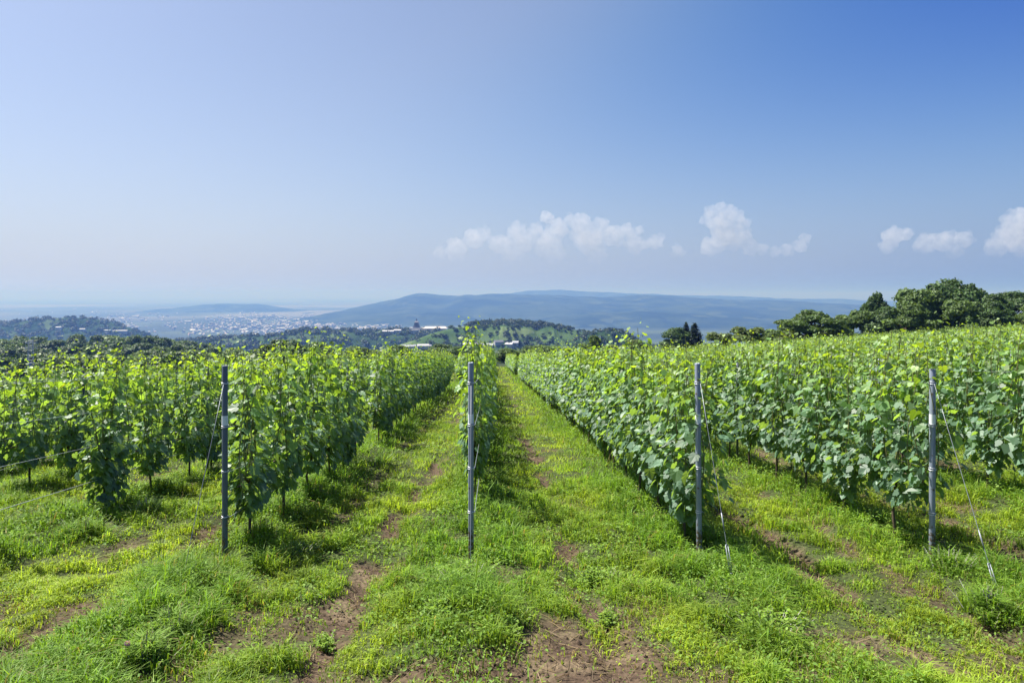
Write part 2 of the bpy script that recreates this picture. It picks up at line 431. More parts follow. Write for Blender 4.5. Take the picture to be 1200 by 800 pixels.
# ------------------------------------------------------------------ hills
HILLS = []
def hill(name, sil, Y, depth, base, bump, bs, mat, seed, nx=260, ny=60):
    u = np.array([p[0] for p in sil], float); v = np.array([p[1] for p in sil], float)
    uu = np.linspace(u[0], u[-1], nx)
    from_v = np.interp(uu, u, v)
    k = np.ones(5) / 5; pad = np.pad(from_v, 2, mode='edge'); from_v = np.convolve(pad, k, 'valid')
    from_v = from_v + 3.2 * (fbm(uu, uu * 0, 26, seed + 40, 4) - 0.5)
    top = CAMZ - (from_v - 345) / 800 * Y
    xx = (uu - 579) / 800 * Y
    tt = np.linspace(-1, 1, ny)
    X, T = np.meshgrid(xx, tt)
    Yv = Y + T * depth + depth * 0.25 * (fbm(X, T * depth, depth * 0.9, seed, 3) - 0.5)
    prof = np.cos(np.clip(np.abs(T) ** 1.15, 0, 1) * math.pi / 2) ** 1.3
    rg = 1 - np.abs(2 * fbm(X, Yv * 0.45, depth * 0.42, seed + 3, 4) - 1)
    spur = 1 - 0.85 * (1 - rg) * np.sin(np.clip(prof, 0, 1) * math.pi) ** 0.7 * sstep(0.05, -0.15, T)
    end = sstep(0, 0.05, (uu - uu[0]) / (uu[-1] - uu[0])) * sstep(0, 0.05, (uu[-1] - uu) / (uu[-1] - uu[0]))
    top = base + (top - base) * end
    Z = base - 20 + (top[None, :] - base + 20) * np.clip(prof * spur, 0, 1.0) + bump * (fbm(X, Yv, bs, seed + 9, 3) - 0.5) * 2
    v3 = np.stack([X, Yv, Z], -1).reshape(-1, 3)
    i = np.arange(ny - 1)[:, None] * nx; j = np.arange(nx - 1)[None, :]
    q = np.stack([i + j, i + j + 1, i + nx + j + 1, i + nx + j], -1).reshape(-1, 4)
    mb = MB(); mb.quads(v3, q)
    o = mb.build(name, mat, smooth=True)
    tag(o, kind='structure')
    HILLS.append((xx, Yv, Z))
    return (xx, Yv, Z)

M_wood = land_material('wooded_hillside', (0.008, 0.018, 0.009), (0.028, 0.044, 0.020), (0.035, 0.05, 0.024), 300, 120)
M_woodn = land_material('near_wooded_hillside', (0.012, 0.028, 0.011), (0.034, 0.058, 0.022), (0.06, 0.09, 0.04), 45, 60)
hill('back_ridge', [(520, 350), (560, 346), (600, 343.5), (625, 341), (650, 340), (680, 340.5), (700, 342), (760, 344.5), (860, 347), (940, 349.5), (1010, 352), (1100, 355), (1230, 360)],
     12500, 2000, PLAIN, 14, 500, M_wood, 5)
RIDGE = hill('wooded_ridge', [(330, 376), (380, 371), (425, 359), (445, 355), (468, 350), (483, 345.5), (520, 346), (560, 345), (600, 344.5), (640, 346.5), (700, 348.5), (760, 347), (800, 348), (850, 350.5), (900, 352.5), (950, 353.5), (1000, 356.5), (1050, 362), (1120, 368), (1240, 376)],
     8200, 2700, PLAIN, 20, 420, M_wood, 11, 520, 140)
hill('middle_ridge', [(540, 392), (600, 379), (650, 371), (700, 367.5), (750, 365.5), (800, 368), (850, 371), (900, 374), (950, 381), (1000, 390)], 6000, 900, PLAIN, 12, 300, M_wood, 71, 300, 60)
hill('middle_ridge', [(395, 384), (430, 374), (470, 368), (510, 366.5), (550, 369), (590, 376), (640, 388)], 6300, 800, PLAIN, 12, 300, M_wood, 73, 240, 60)
hill('far_low_hill', [(165, 366), (190, 362.5), (225, 358), (245, 355.7), (270, 355), (295, 356.3), (320, 359.5), (350, 363), (372, 367)], 10500, 1000, PLAIN, 6, 300, M_wood, 21, 160, 40)
LEFT = hill('left_hill', [(-260, 389), (-180, 383), (-60, 380), (0, 378), (20, 375.5), (50, 373.5), (85, 373.5), (105, 375.5), (125, 380), (145, 387), (165, 394), (185, 398)],
     2150, 330, -225, 4, 60, M_woodn, 31, 420, 60)
LOW = hill('low_wooded_ridge', [(150, 407), (210, 400), (280, 396), (315, 394), (345, 388), (380, 387.5), (430, 389), (470, 388), (520, 387), (560, 392), (640, 402), (720, 410)],
     1600, 220, -150, 5, 26, M_woodn, 41, 420, 60)
NEAR = hill('orchard_hill', [(420, 414), (470, 404), (500, 393), (522, 386.5), (545, 382.5), (572, 379), (600, 378), (630, 379), (660, 384), (690, 391), (716, 401), (740, 410), (780, 416)],
     1150, 170, -112, 1.5, 30, land_material('orchard_slope', (0.035, 0.065, 0.022), (0.06, 0.095, 0.034), (0.085, 0.12, 0.05), 30, 40), 51, 300, 70)
KNOLL = hill('dark_knoll', [(668, 402), (690, 391), (712, 386.5), (730, 390), (745, 397), (762, 406), (790, 412)], 950, 80, -80, 3.5, 14, M_woodn, 61, 140, 40)

def hillz(H, x, y):
    xx, Yv, Z = H
    j = int(np.clip(np.searchsorted(xx, x), 0, len(xx) - 1))
    return float(np.interp(y, Yv[:, j], Z[:, j]))

# ------------------------------------------------------------------ haze: air over the whole country
def build_haze():
    mb = MB(); mb.box(-45000, 45000, -3000, 60000, PLAIN - 20, 112)
    m, n, o = newmat('haze_air')
    pv = n.nodes.new('ShaderNodeVolumePrincipled')
    pv.inputs['Color'].default_value = (0.125, 0.245, 0.62, 1)
    pv.inputs['Absorption Color'].default_value = (0.60, 0.46, 0.0, 1)
    pv.inputs['Density'].default_value = 1.85e-4
    pv.inputs['Anisotropy'].default_value = 0.15
    n.links.new(pv.outputs[0], o.inputs['Volume'])
    o = mb.build('haze', m); tag(o, kind='stuff')
build_haze()

# ------------------------------------------------------------------ clouds, far beyond the haze
def cloud(name, lumps, Y, seed, label, dens):
    """lumps: (u, v, r) in picture units turned into overlapping billows of real size, fused into one body"""
    r_ = rng(seed)
    import bmesh
    bm = bmesh.new()
    k = Y / 800
    for (u, v, r) in lumps:
        x, _, z = at(u, v, Y)
        for q in range(22):
            d = r_.normal(size=3); d /= np.linalg.norm(d)
            rr = r * k * (1.0 if q == 0 else r_.uniform(0.18, 0.5))
            c = np.array([x, Y, z]) + (0 if q == 0 else 1) * d * r * k * 0.95 * np.array([1, 0.8, 0.9])
            g = bmesh.ops.create_icosphere(bm, subdivisions=2, radius=rr)
            for vt in g['verts']: vt.co = vt.co + Vector(c)
    me = bpy.data.meshes.new(name); bm.to_mesh(me); bm.free()
    cx = at(lumps[0][0], 345, Y)[0]
    o = bpy.data.objects.new(name, me); col.objects.link(o)
    md = o.modifiers.new('fuse', 'REMESH'); md.mode = 'VOXEL'; md.voxel_size = k * 0.9
    tx = bpy.data.textures.new('billow', 'CLOUDS'); tx.noise_scale = k * 6; tx.noise_depth = 5
    dm = o.modifiers.new('billow', 'DISPLACE'); dm.texture = tx; dm.texture_coords = 'GLOBAL'; dm.strength = k * 5; dm.mid_level = 0.5
    dg = bpy.context.evaluated_depsgraph_get()
    ev = o.evaluated_get(dg); m2 = bpy.data.meshes.new_from_object(ev)
    o.modifiers.clear(); o.data = m2; bpy.data.meshes.remove(me)
    m, n, mo = newmat(name + '_vapour')
    pv = n.nodes.new('ShaderNodeVolumePrincipled')
    pv.inputs['Color'].default_value = (1, 0.965, 0.965, 1); pv.inputs['Absorption Color'].default_value = (1, 1, 1, 1)
    ge = n.nodes.new('ShaderNodeNewGeometry'); sp_ = n.nodes.new('ShaderNodeSeparateXYZ'); n.links.new(ge.outputs['Position'], sp_.inputs[0])
    mr = n.nodes.new('ShaderNodeMapRange'); mr.interpolation_type = 'SMOOTHSTEP'
    mr.inputs[1].default_value = CAMZ + 36 * k; mr.inputs[2].default_value = CAMZ + 74 * k
    mr.inputs[3].default_value = 0.10; mr.inputs[4].default_value = 1.0
    n.links.new(sp_.outputs['Z'], mr.inputs[0])
    nz = n.nodes.new('ShaderNodeTexNoise'); nz.inputs['Scale'].default_value = 1 / (k * 9); nz.inputs['Detail'].default_value = 4
    n.links.new(ge.outputs['Position'], nz.inputs['Vector'])
    nr = n.nodes.new('ShaderNodeMapRange'); nr.inputs[1].default_value = .32; nr.inputs[2].default_value = .62; nr.inputs[3].default_value = .25; nr.inputs[4].default_value = 1.5
    n.links.new(nz.outputs['Fac'], nr.inputs[0])
    dm_ = n.nodes.new('ShaderNodeMath'); dm_.operation = 'MULTIPLY'; n.links.new(mr.outputs[0], dm_.inputs[0]); n.links.new(nr.outputs[0], dm_.inputs[1])
    dn_ = n.nodes.new('ShaderNodeMath'); dn_.operation = 'MULTIPLY'; dn_.inputs[1].default_value = dens * 1.7 / k; n.links.new(dm_.outputs[0], dn_.inputs[0])
    n.links.new(dn_.outputs[0], pv.inputs['Density'])
    n.links.new(pv.outputs[0], mo.inputs['Volume'])
    o.data.materials.clear(); o.data.materials.append(m)
    tag(o, label, 'cloud', 'cumulus clouds low over the hills')
CY = 26000
cloud('cloud', [(535, 292, 13), (556, 280, 12), (566, 274, 8), (585, 286, 12), (606, 272, 11), (612, 284, 14), (628, 270, 9), (640, 284, 15), (655, 268, 12), (668, 258, 8), (682, 262, 12), (690, 280, 18), (704, 264, 9), (716, 276, 13), (735, 272, 9), (748, 270, 6), (745, 286, 12), (768, 284, 9), (776, 278, 5), (600, 298, 12), (650, 298, 13), (700, 298, 13), (795, 294, 8), (515, 298, 8)],
      CY, 3, 'wide pale bank of cumulus low over the ridge left of the cloud tower', 0.010)
cloud('cloud', [(845, 243, 7), (834, 250, 9), (853, 250, 10), (826, 258, 6), (842, 262, 13), (862, 258, 11), (872, 264, 8), (850, 278, 16), (868, 278, 12), (880, 290, 10), (832, 290, 11), (908, 295, 7), (893, 293, 7)], CY - 1500, 4, 'tall white tower of cumulus right of the wide cloud bank', 0.012)
cloud('cloud', [(640, 254, 7), (645, 257, 5)], CY - 900, 5, 'tiny round cloud puff floating above the wide cloud bank', 0.02)
cloud('cloud', [(942, 280, 6), (938, 289, 8), (922, 293, 8)], CY + 800, 6, 'small upright cloud wisp between the cloud tower and the big trees', 0.012)
cloud('cloud', [(1046, 277, 11), (1062, 274, 8), (1040, 289, 9)], CY + 300, 7, 'small flat-topped cloud above the darker treetop at the right', 0.012)
cloud('cloud', [(1086, 286, 12), (1108, 284, 13), (1130, 280, 10), (1120, 295, 9)], CY + 900, 8, 'ragged low cloud just left of the cloud at the right edge', 0.009)
cloud('cloud', [(1190, 262, 15), (1205, 256, 14), (1180, 276, 13), (1168, 290, 12), (1200, 285, 18)], CY, 9, 'rising cloud cut by the right edge of the picture', 0.010)

# ------------------------------------------------------------------ leaves
GL = np.array([(0, 0.08), (-.14, -.12), (-.36, -.08), (-.51, .13), (-.43, .28), (-.57, .49), (-.33, .58), (-.24, .80), (0, 1.0),
               (.24, .80), (.33, .58), (.57, .49), (.43, .28), (.51, .13), (.36, -.08), (.14, -.12)], float)
def tmpl(outline, crease=0.16, droop=0.30):
    u, v = outline[:, 0], outline[:, 1]
    n = crease * np.abs(u) * 1.2 - droop * (u ** 2) - 0.18 * np.maximum(v, 0) ** 2
    T = np.stack([u, v, n], -1)
    k = len(T)
    tri = [(0, i + 1, i) for i in range(1, k - 1)]
    return T, np.array(tri)
T_GRAPE = tmpl(GL)
T_OVAL = tmpl(np.array([(0, 0), (-.26, .25), (-.28, .6), (0, 1.0), (.28, .6), (.26, .25)], float), 0.25, 0.3)
T_QUAD = tmpl(np.array([(0, -.05), (-.52, .38), (0, 1.0), (.52, .38)], float), 0.2, 0.3)

def leaves(mb, P, tip, nrm, size, colr, T):
    V, tri = T
    nrm = nrm / (np.linalg.norm(nrm, axis=1)[:, None] + 1e-9)
    tip = tip - nrm * (tip * nrm).sum(1)[:, None]
    tip = tip / (np.linalg.norm(tip, axis=1)[:, None] + 1e-9)
    side = np.cross(tip, nrm)
    N = len(P); k = len(V)
    vr = rng(N + 5); side = side * vr.uniform(.78, 1.18, (N, 1)); nrm = nrm * vr.uniform(-0.2, 2.4, (N, 1))
    v = P[:, None, :] + size[:, None, None] * (V[None, :, 0, None] * side[:, None, :] + V[None, :, 1, None] * tip[:, None, :] + V[None, :, 2, None] * nrm[:, None, :])
    t = (np.arange(N) * k)[:, None, None] + tri[None]
    mb.add(v.reshape(-1, 3), t.reshape(-1, 3), np.repeat(colr, k, 0))

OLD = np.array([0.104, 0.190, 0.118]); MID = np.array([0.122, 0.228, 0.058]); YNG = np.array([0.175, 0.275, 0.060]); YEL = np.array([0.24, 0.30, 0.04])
def vine_leaf_cloud(r, n_shoot, hem, top, width, length=1.05, dens=1.0, big=1.0, pitch=0.049):
    """positions, tip directions, normals, sizes and colours of one vine's leaves (local: row along y)"""
    P = []; Tp = []; Nn = []; S = []; Cc = []; shoots = []
    for s in range(n_shoot):
        y0 = (s + 0.5) / n_shoot * length - length / 2 + r.normal(0, 0.03)
        x0 = r.normal(0, 0.05)
        zt = top + r.normal(0, 0.11) + (r.uniform(.1, .25) if r.random() < 0.06 else 0)
        z0 = 0.72 + r.normal(0, 0.05)
        lean = r.normal(0, 0.10, 2)
        m = int((zt - z0) / pitch)
        zz = np.linspace(z0, zt, m)
        f = (zz - z0) / (zt - z0)
        cx = x0 + lean[0] * f + 0.05 * np.sin(f * 5 + s); cy = y0 + lean[1] * f
        shoots.append(np.stack([cx, cy, zz], -1)[::3])
        for rep in range(2):
            keep = r.random(m) < (0.93 if rep == 0 else 0.62) * dens
            side = np.where((np.arange(m) + rep) % 2 == 0, 1.0, -1.0)
            off = r.uniform(0.04, 1, m) * width * (1 - 0.55 * f ** 3)
            p = np.stack([cx + side * off, cy + r.normal(0, 0.07, m), zz + r.normal(0, 0.03, m)], -1)
            sz = (0.056 + 0.076 * r.random(m) ** 1.6) * big * (1 - 0.62 * f ** 4)
            nr = np.stack([side * r.uniform(-0.1, 1.1, m), r.normal(0, 0.5, m), r.uniform(0.15, 1.35, m)], -1)
            tp = np.stack([side * 0.55 + r.normal(0, 0.3, m), r.normal(0, 0.55, m), -r.uniform(0.2, 1.0, m)], -1)
            up = f > 0.9
            tp[up, 2] = r.uniform(-0.3, 0.9, up.sum())
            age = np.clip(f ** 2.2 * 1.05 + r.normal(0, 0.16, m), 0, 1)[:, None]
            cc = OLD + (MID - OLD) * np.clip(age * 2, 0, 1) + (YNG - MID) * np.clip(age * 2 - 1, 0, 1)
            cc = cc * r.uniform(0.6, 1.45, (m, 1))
            ye = r.random(m) < 0.002
            cc[ye] = YEL * r.uniform(.6, 1, (ye.sum(), 1))
            P.append(p[keep]); Tp.append(tp[keep]); Nn.append(nr[keep]); S.append(sz[keep]); Cc.append(cc[keep])
    # low laterals hanging below the fruiting wire
    m = int(200 * dens * max(0, (0.80 - hem)) / 0.35)
    if m > 0:
        side = r.choice([-1.0, 1.0], m)
        z = hem + (0.85 - hem) * r.random(m) ** 0.8
        p = np.stack([side * r.uniform(0.01, width, m) * (0.45 + 0.55 * (z - hem) / (0.85 - hem)), r.uniform(-length / 2, length / 2, m) * (0.55 + 0.45 * (z - hem) / (0.85 - hem)), z], -1)
        nr = np.stack([side * r.uniform(0.4, 1.1, m), r.normal(0, 0.4, m), r.uniform(0.2, 1.2, m)], -1)
        tp = np.stack([side * 0.3 + r.normal(0, 0.3, m), r.normal(0, 0.4, m), -r.uniform(0.5, 1, m)], -1)
        cc = OLD * r.uniform(0.8, 1.35, (m, 1))
        P.append(p); Tp.append(tp); Nn.append(nr); S.append(r.uniform(0.06, 0.12, m) * big); Cc.append(cc)
    return [np.concatenate(a) for a in (P, Tp, Nn, S, Cc)], shoots

def make_vine_meshes(seed, loose):
    r = rng(seed)
    if loose: a, shoots = vine_leaf_cloud(r, 8, r.uniform(.10, .40), 2.06, 0.22, 0.86, 0.88, 1.06)
    else: a, shoots = vine_leaf_cloud(r, 13, r.uniform(.26, .46), 2.02, 0.25, 1.20, 0.95, 1.0)
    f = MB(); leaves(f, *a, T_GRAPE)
    fol = f.mesh('foliage', M_vine)
    t = MB()
    b = r.normal(0, 0.03, 4)
    t.tube([(0, 0, -0.12), (b[0] * .5, b[1] * .3, 0.1), (b[0], b[1], 0.3), (b[2], b[1] + b[3], 0.52), (b[2] * .5, 0.02, 0.70)], [0.02, 0.017, 0.015, 0.016, 0.014], 8)
    for sgn in (-1, 1):
        t.tube([(b[2] * .5, 0.01, 0.66), (0.01, sgn * 0.16, 0.74), (-0.01, sgn * 0.34, 0.73), (0, sgn * 0.5, 0.75)], [0.016, 0.014, 0.011, 0.007], 6)
    trunk = t.mesh('trunk', M_bark, True)
    c = MB()
    for s in shoots: c.tube(s, np.linspace(0.0065, 0.003, len(s)), 5, cap=False)
    canes = c.mesh('canes', M_cane, True)
    return trunk, canes, fol
VL = [make_vine_meshes(100 + i, True) for i in range(8)]
VD = [make_vine_meshes(200 + i, False) for i in range(8)]

def row_name(k):
    if k == -1: return 'row of the leftmost metal post'
    if k == 0: return 'row of the second metal post from the left'
    if k == 1: return 'row of the third metal post from the left'
    if k == 2: return 'row of the rightmost metal post'
    if k < -1: return ORD[-k - 2] + ' row left of the leftmost metal post'
    return ORD[k - 3] + ' row right of the rightmost metal post'

def row_short(k): return row_name(k).replace(' the rightmost', ' rightmost').replace(' the leftmost', ' leftmost')

START = {-1: 7.3, 0: 9.2, 1: 7.45, 2: 7.4, -2: 9.0, -3: 10.7}
def row_span(k):
    x = ROWX[k]
    y0 = START.get(k, 7.4 if k > 0 else 11.2)
    y1 = float(np.clip(46 + 3.0 * x, 30, 88)) if k < 3 else min(88, 58 + (x - 7) * 0.9)
    return y0, y1

def build_vines():
    r = rng(7)
    spots = []
    for k in ROWX:
        y0, y1 = row_span(k)
        step = 1.05 if k > 0 else 1.14
        y = y0
        while y < y1:
            if not (k <= -1 and r.random() < 0.04 and y > y0 + 2):
                spots.append((k, ROWX[k] + r.normal(0, 0.03), y + r.normal(0, 0.04) * (y > y0)))
            y += step
        # second block of rows beyond the cross track
        if k < 4:
            y = y1 + 13
            while y < y1 + 55:
                spots.append((k, ROWX[k], y)); y += step
    def inview(x, y): 
        u = 579 + 800 * x / y
        return -25 < u < 1225
    vis = [s for s in spots if inview(s[1], s[2])]
    vis.sort(key=lambda s: math.hypot(s[1], s[2]) * (1.35 if abs(s[0] - 0.5) > 2.6 else 1.0))
    ind = vis[:300]
    inds = set(ind)
    cnt = {}
    for s in sorted(ind, key=lambda s: (s[0], s[2])):
        k, x, y = s
        c = cnt.get(k, 0); cnt[k] = c + 1
        loose = k <= 0
        pool = VL if loose else VD
        i = int(r.integers(len(pool)))
        flip = math.pi if r.random() < 0.5 else 0
        if c < 14: lab = f'green grapevine, {ORD[c]} in view from the near end of the {row_name(k)}'
        else: lab = f'green grapevine far along the {row_name(k)}, past its fourteen nearest'
        lab = ' '.join(lab.split()[:16])
        sc_ = r.uniform(0.95, 1.06)
        t = thing('grapevine', lab, 'grapevine', (x, y, G(x, y)), flip + r.normal(0, 0.05), 'grapevines trained in rows', (sc_ * (0.74 if k == 0 else 1), sc_, sc_ * r.uniform(0.97, 1.04)))
        tr, ca, fo = pool[i]
        part('trunk', tr, t); part('canes', ca, t); part('foliage', fo, t)
    # every other vine: one mass of leaves and one of stems
    mb = MB()
    rest = [s for s in spots if s not in inds and (inview(s[1], s[2]) or s[2] < 26)]
    clouds = []
    for i in range(10):
        a, sh = vine_leaf_cloud(rng(500 + i), 8, 0.42, 1.98, 0.25, 1.1, 0.95, 1.35, 0.09)
        clouds.append((a, sh))
    X = np.array([s[1] for s in rest]); Y = np.array([s[2] for s in rest]); Z = ground(X, Y)
    for (k, x, y), z in zip(rest, Z):
        a, sh = clouds[int(r.integers(10))]
        P, Tp, Nn, S, Cc = a
        d = math.hypot(x, y)
        kf = 1.0 if d < 35 else 0.62
        kp = r.random(len(P)) < kf
        sg = 1 if r.random() < 0.5 else -1
        m = np.array([sg, sg, 1.0])
        leaves(mb, P[kp] * m * np.array([1, 1, r.uniform(.95, 1.06)]) + np.array([x, y, z]), Tp[kp] * m, Nn[kp] * m, S[kp] * (1 if kf == 1 else 1.22), Cc[kp], T_QUAD)
        mb.tube([(x, y, z - 0.1), (x + 0.02, y, z + 0.4), (x, y, z + 0.8)], [0.026, 0.02, 0.016], 4, (0.085, 0.065, 0.045), cap=False)
    o = mb.build('grapevine_rows', M_vine)
    tag(o, 'leafy mass of the more distant grapevine rows down the slope', 'vineyard', kind='stuff')
    print('vines', len(spots), len(vis), len(rest), 'tris', sum(len(t) for t in mb.t))
    return cnt
build_vines()

# ------------------------------------------------------------------ trellis posts and wires
def disc_post(mb, r, z0, z1, n=20):
    th = np.arange(n) / n * 2 * math.pi
    prof = [(r * .96, z0), (r, z0 + .005), (r, z1 - .006), (r * .93, z1), (r * .80, z1), (r * .78, z1 - .02), (0.001, z1 - .02)]
    v = np.array([[(a * math.cos(t), a * math.sin(t), z) for t in th] for a, z in prof]).reshape(-1, 3)
    k = len(prof)
    i = np.arange(k - 1)[:, None] * n; j = np.arange(n)[None, :]; j2 = (j + 1) % n
    mb.quads(v, np.stack([i + j, i + j2, i + n + j2, i + n + j], -1).reshape(-1, 4))

def torus(mb, R0, rr, z, n=18, m=6, tilt=0.0, c=None):
    th = np.arange(n + 1) / n * 2 * math.pi
    p = np.stack([R0 * np.cos(th), R0 * np.sin(th), z + tilt * np.cos(th)], -1)
    mb.tube(p, rr, m, c, cap=False)

WH = (0.47, 0.91, 1.34, 1.76)
def end_post(k, label, h=1.9, y=6.85, lean=(0, 0)):
    x = ROWX[k]; z = float(macro(np.array([x]), np.array([y]))[0])
    t = thing('end_post', label, 'post', (x, y, z), 0.3 * k, 'metal end posts of the vine rows')
    t.rotation_euler = (lean[0], lean[1], 0.3 * k)
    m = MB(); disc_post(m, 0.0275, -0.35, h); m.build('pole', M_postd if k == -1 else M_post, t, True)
    b = MB()
    th = np.arange(21) / 20 * 2 * math.pi
    v = np.array([[(0.029 * math.cos(a), 0.029 * math.sin(a), zz) for a in th] for zz in (1.36, 1.455)]).reshape(-1, 3)
    q = [(i, i + 1, 21 + i + 1, 21 + i) for i in range(20)]
    b.quads(v, q); b.build('white_band', M_band, t, True)
    for wz in WH:
        g = MB(); torus(g, 0.0315, 0.0033, wz, tilt=0.006); torus(g, 0.031, 0.0028, wz + 0.012, tilt=-0.004)
        g.build('tie_wire', M_ring, t, True)
    return x, y, z
EP = {}
EP[-1] = end_post(-1, 'darkest of the metal end posts, leftmost of the four in view', 1.94, 6.62, (R(-.4), R(-.35)))
EP[0] = end_post(0, 'metal end post standing alone between the two grassy lanes, hiding its narrow vine row', 1.97, 6.85, (R(.3), R(-.1)))
EP[1] = end_post(1, 'grey metal end post with white band at the corner of the densest hedge', 1.96, 6.85, (R(-.3), R(-.45)))
EP[2] = end_post(2, 'pale grey metal end post, rightmost of the four, with slanting guy wire', 1.90, 6.75, (0, R(0.4)))
EP[-2] = end_post(-2, 'metal end post just beyond the left edge of the view', 1.9, 6.85)

def guy(k, ax, ay, label, buckle):
    x, y, z = EP[k]
    z1 = G(ax, ay)
    t = thing('guy_wire', label, 'wire', (ax, ay, z1), 0, 'guy wires bracing the end posts')
    a = np.array([x - ax, y - ay - 0.035, z + 1.76 - z1]); b = np.array([0, 0, -0.08])
    m = MB(); m.tube([b + (a - b) * f for f in np.linspace(0, 1, 5)], 0.0025, 6); m.build('cable', M_wire, t, True)
    if buckle:
        m = MB()
        d = (a - b) / np.linalg.norm(a - b)
        p0 = b + d * 0.16; p1 = b + d * 0.40
        off = np.array([0.010, 0, 0])
        for s in (-1, 1): m.tube([p0 + s * off, (p0 + p1) / 2 + s * off * 1.2, p1 + s * off], 0.0035, 6)
        m.tube([p0 - off, p0, p0 + off], 0.0045, 6); m.tube([p1 - off, p1, p1 + off], 0.0045, 6)
        m.build('turnbuckle', M_hard, t, True)
        m = MB(); m.tube([p1 + d * 0.12, p1 + d * 0.2, p1 + d * .28], [0.005, 0.007, .005], 6); m.build('wire_clamp', M_hard, t, True)
guy(-1, -2.64, 5.70, 'guy wire slanting from the leftmost metal post down to the grass', False)
guy(0, -0.20, 5.75, 'guy wire dropping straight in front of the second metal post from the left', False)
guy(1, 2.12, 6.02, 'guy wire with turnbuckle slanting from the third metal post from the left', True)
guy(2, 4.20, 5.62, 'guy wire with turnbuckle slanting from the rightmost metal post to a grass tuft', True)

def trellis_wires():
    hn = ['lowest', 'second lowest', 'second highest', 'topmost']
    for k in (-3, -2, -1, 0, 1, 2, 3):
        y0, y1 = row_span(k)
        ys = np.arange(6.8 if k != -1 else 6.6, y1, 2.6)
        if k == -3: ys = np.arange(9.0, y1, 2.6)
        zz = macro(np.full(len(ys), ROWX[k]), ys)
        for h, nm in zip(WH, hn):
            sag = 0.012 * np.sin(np.arange(len(ys)) * math.pi / 2) ** 2
            pts = np.stack([np.full(len(ys), ROWX[k] + 0.036), ys, zz + h - sag], -1)
            pts[:, 2] += (EP[k][2] - macro(EP[k][0], EP[k][1])) if k in EP else 0
            m = MB(); m.tube(pts, 0.0026 if h > .6 else .0034, 5, cap=False)
            o = m.build('trellis_wire', M_ring if k in (-2, -3) else M_wire, None, True)
            tag(o, f'steel wire, {nm} of four, {row_short(k)}', 'wire', 'trellis wires of the vine rows')
trellis_wires()

def slim_posts():
    m = MB(); m.tube([(0, 0, -0.3), (0, 0, 1.0), (0, 0, 1.86)], 0.02, 10)
    me = m.mesh('row_post', M_slim, True)
    for k in range(-4, 8):
        y0, y1 = row_span(k)
        for i, y in enumerate(np.arange(6.85 + 5.3, min(y1, 34), 5.3)):
            x = ROWX[k]
            u = 579 + 800 * x / y
            if not (0 < u < 1200): continue
            if k not in (-4, -3, -2, -1, 0): 
                if i > 1: continue
            o = bpy.data.objects.new('row_post', me); col.objects.link(o); o.location = (x, y, G(x, y))
            tag(o, f'slim dark post {ORD[i]} in the {row_name(k)}', 'post', 'slim posts inside the vine rows')
slim_posts()

